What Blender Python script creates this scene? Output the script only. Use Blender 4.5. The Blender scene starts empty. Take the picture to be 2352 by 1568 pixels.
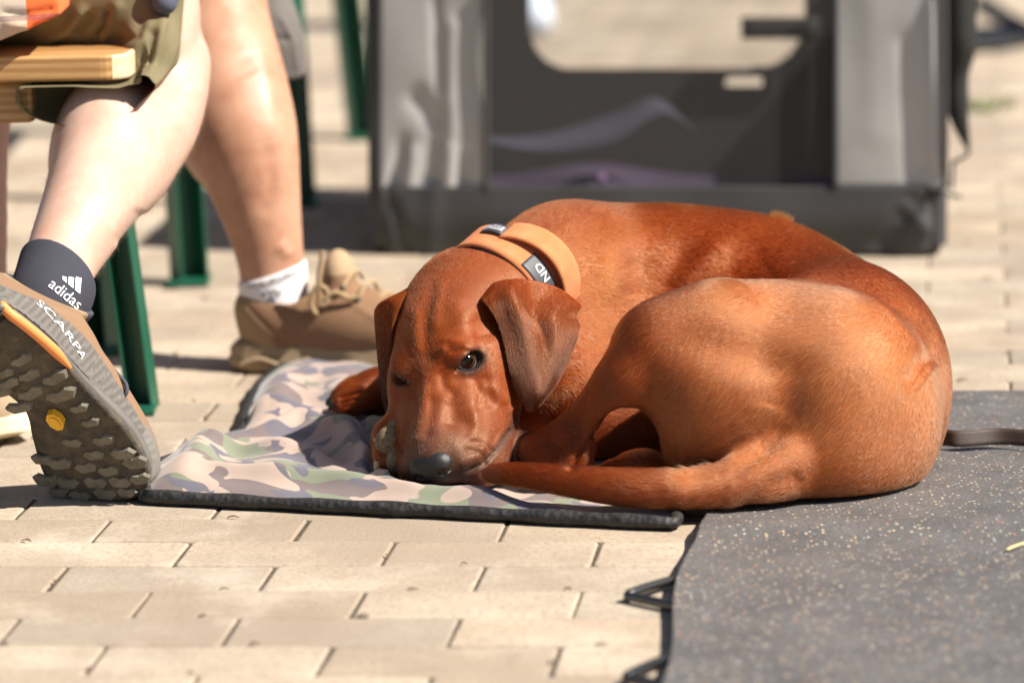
import bpy, bmesh, math, random
import numpy as np
from mathutils import Vector, Matrix
random.seed(7); RNG = np.random.default_rng(11)
SC = bpy.context.scene
COL = SC.collection

# ---------------------------------------------------------------- camera, world, sun, exposure
CAM_H, CAM_P, CAM_ROLL, CAM_F = 0.8947, 0.17918, -0.02756, 9408.0   # height, pitch, roll, focal length in photo px (2352 wide)
cam_data = bpy.data.cameras.new('camera'); cam = bpy.data.objects.new('camera', cam_data); COL.objects.link(cam)
cam.location = (0, 0, CAM_H)
_fw = Vector((0, math.cos(CAM_P), -math.sin(CAM_P))); _up = Vector((0, math.sin(CAM_P), math.cos(CAM_P))); _rt = Vector((1, 0, 0))
_cr, _sr = math.cos(CAM_ROLL), math.sin(CAM_ROLL)
_r2 = _rt * _cr + _up * _sr; _u2 = _up * _cr - _rt * _sr
cam.matrix_world = Matrix(((_r2.x, _u2.x, -_fw.x, 0), (_r2.y, _u2.y, -_fw.y, 0), (_r2.z, _u2.z, -_fw.z, CAM_H), (0, 0, 0, 1)))
cam_data.sensor_width = 36; cam_data.lens = 36 * CAM_F / 2352.0
cam_data.clip_start = 0.1; cam_data.clip_end = 500
cam_data.dof.use_dof = True; cam_data.dof.focus_distance = 4.13; cam_data.dof.aperture_fstop = 3.6
SC.camera = cam
SUN_EL, SUN_AZ = math.radians(48), math.radians(-21)      # azimuth from +x, negative = towards the camera
world = bpy.data.worlds.new('World'); SC.world = world; world.use_nodes = True
_wn = world.node_tree; _bg = _wn.nodes['Background']
_sky = _wn.nodes.new('ShaderNodeTexSky'); _sky.sky_type = 'NISHITA'; _sky.sun_disc = False
_sky.sun_elevation = SUN_EL; _sky.sun_rotation = math.pi / 2 - SUN_AZ
_wn.links.new(_sky.outputs[0], _bg.inputs[0]); _bg.inputs[1].default_value = 0.05
sun_data = bpy.data.lights.new('sun', 'SUN'); sun_data.energy = 5.0; sun_data.angle = math.radians(0.6); sun_data.color = (1, 0.94, 0.85)
sun = bpy.data.objects.new('sun', sun_data); COL.objects.link(sun)
SUN_DIR = Vector((math.cos(SUN_EL) * math.cos(SUN_AZ), math.cos(SUN_EL) * math.sin(SUN_AZ), math.sin(SUN_EL)))
sun.rotation_euler = SUN_DIR.to_track_quat('Z', 'Y').to_euler(); sun.location = (3, -1, 4)
SC.view_settings.view_transform = 'Standard'; SC.view_settings.look = 'None'; SC.view_settings.gamma = 1.0
SC.view_settings.exposure = 1.03; SC.view_settings.use_curve_mapping = False
SC.render.engine = 'CYCLES'; SC.cycles.use_denoising = True
SC.cycles.max_bounces = 8; SC.cycles.transparent_max_bounces = 12; SC.cycles.sample_clamp_indirect = 6.0

# ---------------------------------------------------------------- helpers
def ray(vx, vy):
    u, v = vx - 1176.0, vy - 784.0
    x = u * _cr + v * _sr; y = -u * _sr + v * _cr
    c, s = math.cos(CAM_P), math.sin(CAM_P)
    return np.array([x / CAM_F, c - y / CAM_F * s, -s - y / CAM_F * c])
def D(vx, vy, Y):                    # a sighted point at distance Y
    d = ray(vx, vy); return np.array([0, 0, CAM_H]) + d * (Y / d[1])
def G(vx, vy, h=0.0):                # a sighted point on the level h
    d = ray(vx, vy); return np.array([0, 0, CAM_H]) + d * ((h - CAM_H) / d[2])
def VP(P):                           # sight of points (n,3)
    q = np.asarray(P, float) - np.array([0, 0, CAM_H]); c, s = math.cos(CAM_P), math.sin(CAM_P)
    zc = q[..., 1] * c - q[..., 2] * s; x = q[..., 0] / zc * CAM_F; y = -(q[..., 1] * s + q[..., 2] * c) / zc * CAM_F
    return np.stack([1176 + x * _cr - y * _sr, 784 + x * _sr + y * _cr], -1)
def nrm(v):
    v = np.asarray(v, float); return v / max(np.linalg.norm(v), 1e-12)
def link(o, parent=None):
    COL.objects.link(o)
    if parent is not None: o.parent = parent
    return o
def tag(o, label=None, cat=None, group=None, kind=None):
    if label: o['label'] = label
    if cat: o['category'] = cat
    if group: o['group'] = group
    if kind: o['kind'] = kind
    return o
def empty(name, loc=(0, 0, 0)):
    o = bpy.data.objects.new(name, None); o.location = loc; o.empty_display_size = 0.05; return link(o)
def mesh_np(name, verts, quads=None, tris=None, smooth=True):
    me = bpy.data.meshes.new(name); verts = np.ascontiguousarray(verts, np.float32)
    fl, st, n = [], [], 0
    if quads is not None and len(quads):
        q = np.asarray(quads, np.int32); fl.append(q.ravel()); st.append(np.arange(len(q)) * 4); n = len(q) * 4
    if tris is not None and len(tris):
        t = np.asarray(tris, np.int32); fl.append(t.ravel()); st.append(n + np.arange(len(t)) * 3)
    fl = np.concatenate(fl); st = np.concatenate(st)
    me.vertices.add(len(verts)); me.vertices.foreach_set('co', verts.ravel())
    me.loops.add(len(fl)); me.loops.foreach_set('vertex_index', fl.astype(np.int32))
    me.polygons.add(len(st)); me.polygons.foreach_set('loop_start', st.astype(np.int32))
    me.update(calc_edges=True)
    if smooth: me.polygons.foreach_set('use_smooth', np.ones(len(st), bool))
    me.validate(); return me
def obj(name, me, mat=None, parent=None, at=None):
    """link a mesh as one object; world-space vertices are re-based on the parent's location"""
    off = Vector((0, 0, 0))
    if parent is not None:
        p = parent
        while p is not None: off += p.location; p = p.parent
    if at is not None: off = Vector(at)
    if off.length > 0: me.transform(Matrix.Translation(-off))
    o = bpy.data.objects.new(name, me); link(o, parent)
    if at is not None and parent is None: o.location = off
    if mat is not None: me.materials.append(mat)
    return o
def bm_mesh(name, bm, smooth=True):
    bmesh.ops.recalc_face_normals(bm, faces=bm.faces[:])
    me = bpy.data.meshes.new(name); bm.to_mesh(me); bm.free()
    if smooth: me.polygons.foreach_set('use_smooth', np.ones(len(me.polygons), bool))
    return me
def spline(pts, n):
    """Catmull-Rom through rows of any width"""
    P = np.asarray(pts, float); m = len(P); t = np.linspace(0, m - 1, n); i = np.minimum(t.astype(int), m - 2); f = (t - i)[:, None]
    p0 = P[np.maximum(i - 1, 0)]; p1 = P[i]; p2 = P[i + 1]; p3 = P[np.minimum(i + 2, m - 1)]
    return 0.5 * ((2 * p1) + (-p0 + p2) * f + (2 * p0 - 5 * p1 + 4 * p2 - p3) * f ** 2 + (-p0 + 3 * p1 - 3 * p2 + p3) * f ** 3)
def grid_mesh(name, P, closed_u=False, smooth=True):
    """P (a,b,3) grid"""
    a, b = P.shape[:2]; idx = np.arange(a * b).reshape(a, b)
    if closed_u: idx2 = np.vstack([idx, idx[:1]])
    else: idx2 = idx
    q = np.stack([idx2[:-1, :-1], idx2[1:, :-1], idx2[1:, 1:], idx2[:-1, 1:]], -1).reshape(-1, 4)
    return mesh_np(name, P.reshape(-1, 3), q, smooth=smooth)
def sheet(name, P, thick, smooth=True):
    """closed slab from a grid (a,b,3): offset along the grid normals by thick"""
    a, b = P.shape[:2]
    du = np.gradient(P, axis=0); dv = np.gradient(P, axis=1); N = np.cross(du, dv); N /= np.maximum(np.linalg.norm(N, axis=2, keepdims=True), 1e-12)
    th = thick if np.ndim(thick) == 0 else np.asarray(thick)[..., None]
    Q = P - N * th; idx = np.arange(a * b).reshape(a, b); o = a * b
    q = [np.stack([idx[:-1, :-1], idx[1:, :-1], idx[1:, 1:], idx[:-1, 1:]], -1).reshape(-1, 4)]
    q.append((o + q[0])[:, ::-1])
    for e in (idx[0, :], idx[-1, ::-1], idx[::-1, 0], idx[:, -1]):
        q.append(np.stack([e[:-1], e[1:], o + e[1:], o + e[:-1]], -1))
    return mesh_np(name, np.vstack([P.reshape(-1, 3), Q.reshape(-1, 3)]), np.vstack(q), smooth=smooth)
def frames(C):
    T = np.gradient(C, axis=0); T /= np.maximum(np.linalg.norm(T, axis=1, keepdims=True), 1e-12)
    N = np.zeros_like(C); r = np.array([0, 0, 1.0]) if abs(T[0, 2]) < 0.9 else np.array([1.0, 0, 0]); n = nrm(r - T[0] * (r @ T[0])); N[0] = n
    for i in range(1, len(C)):
        n = nrm(n - T[i] * (n @ T[i])); N[i] = n
    return T, N, np.cross(T, N)
def tube(name, pts, rad, nseg=12, n=None, smooth=True, interp=True):
    """swept round tube with capped ends; rad scalar or per control point"""
    P = np.asarray(pts, float); R = np.full(len(P), rad, float) if np.ndim(rad) == 0 else np.asarray(rad, float)
    if interp:
        S = spline(np.c_[P, R], n or (len(P) - 1) * 8 + 1); C, R = S[:, :3], np.maximum(S[:, 3], 1e-5)
    else: C = P
    T, N, B = frames(C); a = np.linspace(0, 2 * np.pi, nseg, endpoint=False)
    ring = C[:, None] + R[:, None, None] * (np.cos(a)[None, :, None] * N[:, None] + np.sin(a)[None, :, None] * B[:, None])
    m = len(C); idx = np.arange(m * nseg).reshape(m, nseg); nx = np.roll(idx, -1, axis=1)
    q = np.stack([idx[:-1], nx[:-1], nx[1:], idx[1:]], -1).reshape(-1, 4)
    V = np.vstack([ring.reshape(-1, 3), C[:1], C[-1:]]); t = []
    for j in range(nseg):
        t += [(m * nseg, nx[0, j], idx[0, j]), (m * nseg + 1, idx[-1, j], nx[-1, j])]
    return mesh_np(name, V, q, t, smooth=smooth)
def box_bm(bm, c, s, rot=None, bevel=0.0, seg=2):
    m = Matrix.Translation(Vector(c)) @ ((rot.to_4x4() if rot is not None else Matrix.Identity(4))) @ Matrix.Diagonal((s[0], s[1], s[2], 1))
    r = bmesh.ops.create_cube(bm, size=1.0, matrix=m)
    if bevel > 0:
        ed = list({e for v in r['verts'] for e in v.link_edges})
        bmesh.ops.bevel(bm, geom=ed, offset=bevel, segments=seg, profile=0.5, affect='EDGES')
def box(name, c, s, rot=None, bevel=0.0, seg=2, smooth=False):
    bm = bmesh.new(); box_bm(bm, c, s, rot, bevel, seg); return bm_mesh(name, bm, smooth)

# -------- materials
MATS = {}
def mat(name, color=(0.5, 0.5, 0.5), rough=0.6, build=None, **kw):
    m = bpy.data.materials.new(name); m.use_nodes = True; nt = m.node_tree; b = nt.nodes['Principled BSDF']
    b.inputs['Base Color'].default_value = (*color, 1); b.inputs['Roughness'].default_value = rough
    for k, v in kw.items():
        b.inputs[k.replace('_', ' ')].default_value = v
    if build: build(NT(nt, b))
    MATS[name] = m; return m
class NT:
    def __init__(s, nt, b): s.nt, s.b, s.n = nt, b, nt.nodes
    def node(s, t, **kw):
        n = s.n.new(t)
        for k, v in kw.items(): setattr(n, k, v)
        return n
    def lk(s, a, b): s.nt.links.new(a, b)
    def coord(s, kind='Object', scale=None, rot=None):
        t = s.node('ShaderNodeTexCoord').outputs[kind]
        if scale is None: return t
        mp = s.node('ShaderNodeMapping'); s.lk(t, mp.inputs['Vector'])
        mp.inputs['Scale'].default_value = scale if np.ndim(scale) else (scale,) * 3
        if rot: mp.inputs['Rotation'].default_value = rot
        return mp.outputs[0]
    def noise(s, vec, scale, detail=4, rough=0.55, dist=0.0):
        n = s.node('ShaderNodeTexNoise'); s.lk(vec, n.inputs['Vector'])
        for k, v in (('Scale', scale), ('Detail', detail), ('Roughness', rough), ('Distortion', dist)): n.inputs[k].default_value = v
        return n.outputs['Fac']
    def voro(s, vec, scale, feature='F1', out='Distance', rnd=1.0):
        n = s.node('ShaderNodeTexVoronoi', feature=feature); s.lk(vec, n.inputs['Vector']); n.inputs['Scale'].default_value = scale; n.inputs['Randomness'].default_value = rnd
        return n.outputs[out]
    def ramp(s, fac, stops, interp='LINEAR'):
        r = s.node('ShaderNodeValToRGB'); r.color_ramp.interpolation = interp; e = r.color_ramp.elements
        while len(e) < len(stops): e.new(0.5)
        for i, (p, c) in enumerate(stops): e[i].position = p; e[i].color = (*c, 1) if np.ndim(c) else (c, c, c, 1)
        s.lk(fac, r.inputs[0]); return r.outputs[0]
    def mix(s, fac, a, b, mode='MIX'):
        m = s.node('ShaderNodeMix', data_type='RGBA', blend_type=mode)
        for v, i in ((fac, 0), (a, 6), (b, 7)):
            if hasattr(v, 'is_linked') or hasattr(v, 'links'): s.lk(v, m.inputs[i])
            elif i == 0: m.inputs[i].default_value = v
            else: m.inputs[i].default_value = (*v, 1)
        return m.outputs[2]
    def math(s, op, a, b=None, clamp=False):
        m = s.node('ShaderNodeMath', operation=op, use_clamp=clamp)
        for v, i in ((a, 0), (b, 1)):
            if v is None: continue
            if hasattr(v, 'links'): s.lk(v, m.inputs[i])
            else: m.inputs[i].default_value = v
        return m.outputs[0]
    def attr(s, name, out='Color'): return s.node('ShaderNodeAttribute', attribute_name=name).outputs[out]
    def rnd(s): return s.node('ShaderNodeObjectInfo').outputs['Random']
    def base(s, c): s.lk(c, s.b.inputs['Base Color'])
    def rough(s, c): s.lk(c, s.b.inputs['Roughness'])
    def bump(s, h, strength=0.3, dist=0.01, prev=None):
        n = s.node('ShaderNodeBump'); n.inputs['Strength'].default_value = strength; n.inputs['Distance'].default_value = dist
        s.lk(h, n.inputs['Height'])
        if prev is not None: s.lk(prev, n.inputs['Normal'])
        s.lk(n.outputs[0], s.b.inputs['Normal']); return n.outputs[0]
def set_attr(me, name, arr):
    a = me.attributes.new(name, 'FLOAT_COLOR', 'POINT'); c = np.ones((len(arr), 4), np.float32); c[:, :3] = arr; a.data.foreach_set('color', c.ravel())

# -------- implicit sculpting: smooth unions of tapered and ellipsoidal masses, meshed by surface nets
class Sculpt:
    def __init__(s, lo, hi, h):
        s.h = h; s.lo = np.asarray(lo, float); s.n = np.ceil((np.asarray(hi) - s.lo) / h).astype(int) + 1
        s.A = np.full(s.n, 0.2, np.float32); s.ax = [(s.lo[i] + h * np.arange(s.n[i])).astype(np.float32) for i in range(3)]
        s.prims = []
    def _box(s, lo, hi, m):
        i0 = np.clip(np.floor((np.asarray(lo) - m - s.lo) / s.h).astype(int), 0, s.n); i1 = np.clip(np.ceil((np.asarray(hi) + m - s.lo) / s.h).astype(int) + 1, 0, s.n)
        return tuple(slice(a, b) for a, b in zip(i0, i1))
    def _pts(s, sl):
        return s.ax[0][sl[0]][:, None, None], s.ax[1][sl[1]][None, :, None], s.ax[2][sl[2]][None, None, :]
    def _comb(s, sl, d, k, mode):
        a = s.A[sl]
        if a.size == 0: return
        if mode == 'add':
            h = np.maximum(k - np.abs(a - d), 0) / k; s.A[sl] = np.minimum(a, d) - h * h * k * 0.25
        else:
            d = -d; h = np.maximum(k - np.abs(a - d), 0) / k; s.A[sl] = np.maximum(a, d) + h * h * k * 0.25
    def ell(s, c, r, k=0.02, R=None, mode='add', flow=None):
        c = np.asarray(c, float); r = np.asarray(r, float); e = np.full(3, r.max()) if R is not None else r
        sl = s._box(c - e, c + e, k + 4 * s.h); X, Y, Z = s._pts(sl); X = X - c[0]; Y = Y - c[1]; Z = Z - c[2]
        if R is not None:
            R = np.asarray(R, float); X, Y, Z = (R[0, i] * X + R[1, i] * Y + R[2, i] * Z for i in range(3))
        k0 = np.sqrt((X / r[0]) ** 2 + (Y / r[1]) ** 2 + (Z / r[2]) ** 2); k1 = np.sqrt((X / r[0] ** 2) ** 2 + (Y / r[1] ** 2) ** 2 + (Z / r[2] ** 2) ** 2)
        s._comb(sl, k0 * (k0 - 1) / np.maximum(k1, 1e-6), k, mode)
        if flow is not None: s.prims.append((c, r.mean(), np.asarray(flow, float)))
    def cone(s, a, ra, b, rb, k=0.02, mode='add', flow=True):
        a = np.asarray(a, float); b = np.asarray(b, float); rm = max(ra, rb)
        sl = s._box(np.minimum(a, b) - rm, np.maximum(a, b) + rm, k + 4 * s.h); X, Y, Z = s._pts(sl); ab = b - a
        t = np.clip(((X - a[0]) * ab[0] + (Y - a[1]) * ab[1] + (Z - a[2]) * ab[2]) / (ab @ ab), 0, 1)
        d = np.sqrt((X - a[0] - t * ab[0]) ** 2 + (Y - a[1] - t * ab[1]) ** 2 + (Z - a[2] - t * ab[2]) ** 2) - (ra + (rb - ra) * t)
        s._comb(sl, d, k, mode)
        if flow is True and mode == 'add':
            for u in (0.1, 0.5, 0.9): s.prims.append((a + ab * u, ra + (rb - ra) * u, nrm(ab)))
    def chain(s, pts, rad, k=0.02, n=None, mode='add', flow=True):
        S = spline(np.c_[np.asarray(pts, float), np.asarray(rad, float)], n or (len(pts) - 1) * 4 + 1)
        for p, q in zip(S[:-1], S[1:]): s.cone(p[:3], p[3], q[:3], q[3], k if mode != 'add' else min(k, 0.012) if p is not S[0] else k, mode, flow)
    def floor(s, z, k=0.01):
        Z = s.ax[2][None, None, :]; d = z - Z; a = s.A; h = np.maximum(k - np.abs(a - d), 0) / k; s.A = np.maximum(a, d) + h * h * k * 0.25
    def mesh(s):
        A = s.A; I = A < 0; n = A.shape
        cnt = np.zeros(np.array(n) - 1, np.int8)
        for dx in (0, 1):
            for dy in (0, 1):
                for dz in (0, 1): cnt += I[dx:n[0] - 1 + dx, dy:n[1] - 1 + dy, dz:n[2] - 1 + dz]
        act = np.nonzero((cnt > 0) & (cnt < 8)); ci = np.stack(act, -1); num = np.full(cnt.shape, -1, np.int32); num[act] = np.arange(len(ci))
        off = np.array([(x, y, z) for x in (0, 1) for y in (0, 1) for z in (0, 1)]); val = np.stack([A[ci[:, 0] + o[0], ci[:, 1] + o[1], ci[:, 2] + o[2]] for o in off], -1)
        acc = np.zeros((len(ci), 3)); w = np.zeros(len(ci))
        for i in range(8):
            for j in range(i + 1, 8):
                if np.abs(off[i] - off[j]).sum() != 1: continue
                a, b = val[:, i], val[:, j]; m = (a < 0) != (b < 0); t = np.where(m, a / np.where(m, a - b, 1), 0)
                acc += np.where(m[:, None], off[i] + t[:, None] * (off[j] - off[i]), 0); w += m
        V = s.lo + s.h * (ci + acc / w[:, None]); Q = []
        for ax in range(3):
            sl0 = [slice(None)] * 3; sl1 = [slice(None)] * 3; sl0[ax] = slice(0, n[ax] - 1); sl1[ax] = slice(1, None)
            a, b = I[tuple(sl0)], I[tuple(sl1)]; e = np.stack(np.nonzero(a != b), -1); u, v = [(1, 2), (2, 0), (0, 1)][ax]
            e = e[(e[:, u] > 0) & (e[:, v] > 0) & (e[:, u] < n[u] - 1) & (e[:, v] < n[v] - 1)]
            c = []
            for du, dv in ((1, 1), (0, 1), (0, 0), (1, 0)):
                f = e.copy(); f[:, u] -= du; f[:, v] -= dv; c.append(num[f[:, 0], f[:, 1], f[:, 2]])
            q = np.stack(c, -1); ins = a[e[:, 0], e[:, 1], e[:, 2]]; q[~ins] = q[~ins][:, ::-1]; Q.append(q)
        Q = np.vstack(Q); return V, Q
def smooth_np(V, Q, it=2, lam=0.5):
    E = np.vstack([Q[:, [0, 1]], Q[:, [1, 2]], Q[:, [2, 3]], Q[:, [3, 0]]]); i = np.r_[E[:, 0], E[:, 1]]; j = np.r_[E[:, 1], E[:, 0]]; n = len(V); c = np.maximum(np.bincount(i, minlength=n), 1)[:, None]
    for k in range(it):
        for l in (lam, -lam * 1.03):
            V = V + l * (np.stack([np.bincount(i, V[j, a], n) for a in range(3)], -1) / c - V)
    return V
def vnormals(V, Q):
    fn = np.cross(V[Q[:, 2]] - V[Q[:, 0]], V[Q[:, 3]] - V[Q[:, 1]]); N = np.zeros_like(V)
    for k in range(4):
        for a in range(3): N[:, a] += np.bincount(Q[:, k], fn[:, a], len(V))
    return N / np.maximum(np.linalg.norm(N, axis=1, keepdims=True), 1e-12)
def seg_dist(P, poly):
    """distance of points (n,k) to a polyline (m,k) and position along it 0..1"""
    P = np.asarray(P, float); best = np.full(len(P), 1e9); tt = np.zeros(len(P)); m = len(poly) - 1
    for i in range(m):
        a = np.asarray(poly[i], float); ab = np.asarray(poly[i + 1], float) - a; t = np.clip(((P - a) @ ab) / (ab @ ab), 0, 1); d = np.linalg.norm(P - a - t[:, None] * ab, axis=1)
        w = d < best; best[w] = d[w]; tt[w] = (i + t[w]) / m
    return best, tt
# ---------------------------------------------------------------- materials
def _coat(t):
    v = t.coord('Object'); c = t.attr('coat'); n1 = t.noise(v, 38, 5, .6); n2 = t.noise(v, 420, 3, .6)
    k = t.mix(t.ramp(n1, [(.3, .0), (.75, 1.0)]), c, t.mix(1.0, c, (1.22, 1.15, 1.1), 'MULTIPLY')); k = t.mix(t.math('MULTIPLY', n2, .5), k, t.mix(1.0, k, (.55, .5, .5), 'MULTIPLY'))
    t.base(k); t.bump(n2, .25, .0008)
M_COAT = mat('short_red_coat', rough=.52, build=_coat, Specular_IOR_Level=.44, Specular_Tint=(1, .72, .5, 1))
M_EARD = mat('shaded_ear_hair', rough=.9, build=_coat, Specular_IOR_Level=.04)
M_NOSE = mat('nose_leather', (.010, .009, .009), .46, lambda t: t.bump(t.voro(t.coord('Object'), 1000), .35, .0006))
M_EYE = mat('eye_wet', rough=.12, build=lambda t: t.base(t.attr('coat')), Specular_IOR_Level=.35)
M_PAD = mat('paw_pad_skin', rough=.75, build=lambda t: (t.base(t.ramp(t.noise(t.coord('Object'), 220, 5), [(.3, (.085, .058, .030)), (.5, (.17, .125, .065)), (.72, (.24, .185, .10))])), t.bump(t.voro(t.coord('Object'), 1100), .5, .0006)))
M_CLAW = mat('pale_claw', (.42, .30, .14), .4)
M_CLAWD = mat('dark_claw', (.012, .010, .010), .3)
def _paver(t):
    v = t.node('ShaderNodeNewGeometry').outputs['Position']; tone = t.attr('tone'); n = t.noise(v, 14, 6, .6); f = t.noise(v, 160, 4, .7); p = t.voro(v, 420)
    c = t.mix(t.ramp(n, [(.3, 0.), (.7, 1.)]), (.35, .280, .205), (.46, .378, .285)); c = t.mix(1.0, c, tone, 'MULTIPLY')
    c = t.mix(t.ramp(f, [(.36, .75), (.5, 0.)]), c, (.24, .185, .135)); c = t.mix(t.ramp(t.noise(v, 2.2, 5, .65), [(.35, .75), (.55, 0.)]), c, (.27, .21, .155)); c = t.mix(t.ramp(t.noise(v, 5, 5, .7), [(.52, 0.), (.72, .55)]), c, (.54, .47, .38))
    t.base(c); b = t.bump(f, .5, .002); t.bump(p, .25, .001, b)
M_PAVER = mat('concrete_paver', rough=.88, build=_paver, Specular_IOR_Level=.25)
M_SAND = mat('joint_sand', rough=.95, build=lambda t: (t.base(t.mix(t.ramp(t.noise(t.coord('Object'), 60, 6, .7), [(.35, 0.), (.65, 1.)]), (.035, .024, .016), (.11, .08, .05))), t.bump(t.noise(t.coord('Object'), 300, 5), .6, .003)))
def _camo(t):
    uv = t.attr('cloth'); 
    def lay(sc, seed, lo):
        mp = t.node('ShaderNodeMapping'); t.lk(uv, mp.inputs[0]); mp.inputs['Location'].default_value = seed; mp.inputs['Scale'].default_value = (1.0, 1.7, 1)
        n = t.noise(mp.outputs[0], sc * .80, 1.3, .42, .9); return t.ramp(n, [(lo, 0.), (lo + .004, 1.)])
    c = t.mix(lay(13, (3, 1, 0), .47), (.36, .258, .205), (.140, 0.165, .095)); c = t.mix(lay(13.5, (9, 4, 2), .485), c, (.110, .074, .070)); c = t.mix(lay(15, (1, 7, 5), .525), c, (.068, .064, .094)); c = t.mix(lay(14, (5, 2, 8), .575), c, (.38, .275, .215))
    w = t.noise(uv, 900, 2); t.base(t.mix(t.math('MULTIPLY', w, .35), c, (.30, .26, .24))); t.bump(w, .15, .0006)
M_CAMO = mat('camouflage_softshell', rough=.8, build=_camo, Sheen_Weight=.25)
M_MATBLK = mat('black_mat_binding', rough=.6, build=lambda t: (t.base(t.ramp(t.noise(t.coord('Object'), 70, 6, .75), [(.45, (.012, .011, .011)), (.72, (.05, .046, .042))])), t.bump(t.voro(t.coord('Object'), 130), .5, .003)))
def _rubber(t):
    v = t.coord('Object'); n = t.ramp(t.noise(v, 11, 7, .7), [(.3, 0.), (.7, 1.)]); c = t.mix(n, (.078, .073, .070), (.155, .143, .132)); g = t.noise(v, 260, 3, .8); c = t.mix(t.ramp(g, [(.35, .6), (.6, 0.)]), c, (.055, .052, .054))
    d = t.voro(v, 240); hue = t.voro(v, 240, out='Color'); sel = t.node('ShaderNodeSeparateColor'); t.lk(hue, sel.inputs[0])
    sz = t.math('MULTIPLY', t.ramp(sel.outputs[0], [(.60, 0.), (.92, .40)]), 1.0); m = t.math('LESS_THAN', d, sz); k = t.ramp(sel.outputs[1], [(.0, (.55, .42, .25)), (.45, (.50, .46, .40)), (.75, (.42, .16, .08)), (.9, (.14, .20, .27))], 'CONSTANT')
    c = t.mix(t.math('MULTIPLY', m, .8), c, k)
    t.base(c); b = t.bump(g, .55, .002); t.bump(t.noise(v, 70, 4), .3, .004, b)
M_RUBBER = mat('recycled_rubber', rough=.62, build=_rubber, Specular_IOR_Level=.4)
M_STRAP = mat('brown_webbing', rough=.6, build=lambda t: (t.base(t.mix(t.noise(t.coord('Object'), 400, 2), (.028, .017, .012), (.060, .040, .030))), t.bump(t.noise(t.coord('Object', (20, 20, 600)), 3, 2), .4, .001)))
M_STEEL = mat('dark_steel', (.11, .105, .10), .33, Metallic=.9)
M_STRAW = mat('straw', (.62, .47, .22), .7)
M_LEAF = mat('dry_leaf', (.10, .062, .035), .9)
M_GRASS = mat('grass_green', (.12, .22, .04), .8)
def wood(name, a, b, sc):
    def f(t):
        v = t.coord('Object', sc); w = t.node('ShaderNodeTexWave', wave_type='BANDS', bands_direction='Z'); t.lk(v, w.inputs[0]); w.inputs['Scale'].default_value = 1.0; w.inputs['Distortion'].default_value = 5.5; w.inputs['Detail'].default_value = 3; w.inputs['Detail Scale'].default_value = 1.2
        n = t.noise(v, 9, 5, .7); c = t.mix(t.ramp(w.outputs['Fac'], [(.15, 0.), (.85, 1.)]), a, b); c = t.mix(t.ramp(n, [(.4, 0.), (.75, .5)]), c, tuple(x * .6 for x in b)); t.base(c); t.bump(n, .12, .001)
    return mat(name, rough=.38, build=f, Coat_Weight=.15)
M_WOOD = wood('varnished_pine', (.56, .33, .135), (.40, .205, .070), (1.4, 14, 34))
M_ENDGR = mat('pine_end_grain', rough=.5, build=lambda t: t.base(t.ramp(t.noise(t.coord('Object', (1, 30, 60)), 2, 4), [(.3, (.62, .45, .25)), (.7, (.74, .60, .40))])))
M_GREEN = mat('green_painted_steel', rough=.38, build=lambda t: (t.base(t.mix(t.ramp(t.noise(t.coord('Object'), 45, 6, .7), [(.60, 0.), (.74, .8)]), (.007, .080, .045), (.03, .045, .03)))))
def cloth(name, c, var=.2, rough=.85, sc=500, **kw):
    return mat(name, rough=rough, build=lambda t: (t.base(t.mix(t.noise(t.coord('Object'), 25, 5, .6), tuple(x * (1 - var) for x in c), tuple(min(1, x * (1 + var)) for x in c))), t.bump(t.noise(t.coord('Object'), sc, 2), .2, .0008)), **kw)
M_GREYF = cloth('grey_polyester', (.37, .36, .35), .12); M_BLKF = cloth('charcoal_nylon', (.040, .038, .038), .25, .55); M_DARKP = cloth('dark_panel', (.085, .080, .074), .2)
M_PURP = cloth('purple_blanket', (.085, .055, .105), .3); M_BLUEB = cloth('blue_grey_lining', (.060, .060, .085), .15); M_BLACKW = cloth('black_webbing', (.008, .008, .007), .2, .7)
M_PINKS = cloth('pink_print', (.20, .10, .22), .1)
def _mesh():
    m = bpy.data.materials.new('black_netting'); m.use_nodes = True; t = NT(m.node_tree, m.node_tree.nodes['Principled BSDF']); b = t.b; b.inputs['Base Color'].default_value = (.095, .090, .083, 1); b.inputs['Roughness'].default_value = .7
    tr = t.node('ShaderNodeBsdfTransparent'); mx = t.node('ShaderNodeMixShader'); mx.inputs[0].default_value = .30; o = m.node_tree.nodes['Material Output']
    t.lk(tr.outputs[0], mx.inputs[1]); t.lk(b.outputs[0], mx.inputs[2]); t.lk(mx.outputs[0], o.inputs[0]); return m
M_NET = _mesh()
def skin(name, c, red):
    return mat(name, rough=.48, build=lambda t: (t.base(t.mix(t.ramp(t.noise(t.coord('Object'), 22, 7, .68), [(.38, 0.), (.68, 1.)]), c, red)), t.bump(t.noise(t.coord('Object'), 350, 3), .12, .001)), Subsurface_Weight=.25, Subsurface_Radius=(.012, .005, .003), Subsurface_Scale=1.0)
M_SKINA = skin('pale_skin', (.56, .385, .300), (.52, .30, .22)); M_SKINB = skin('tanned_skin', (.47, .260, .165), (.36, .165, .095)); M_SKINC = skin('pink_skin', (.64, .40, .31), (.58, .33, .25))
M_OLIVE = cloth('olive_cotton', (.150, .122, .060), .22); M_GREYS = cloth('grey_shorts_cloth', (.115, .102, .092), .2); M_NAVY = cloth('navy_fleece', (.075, .080, .115), .2)
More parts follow.
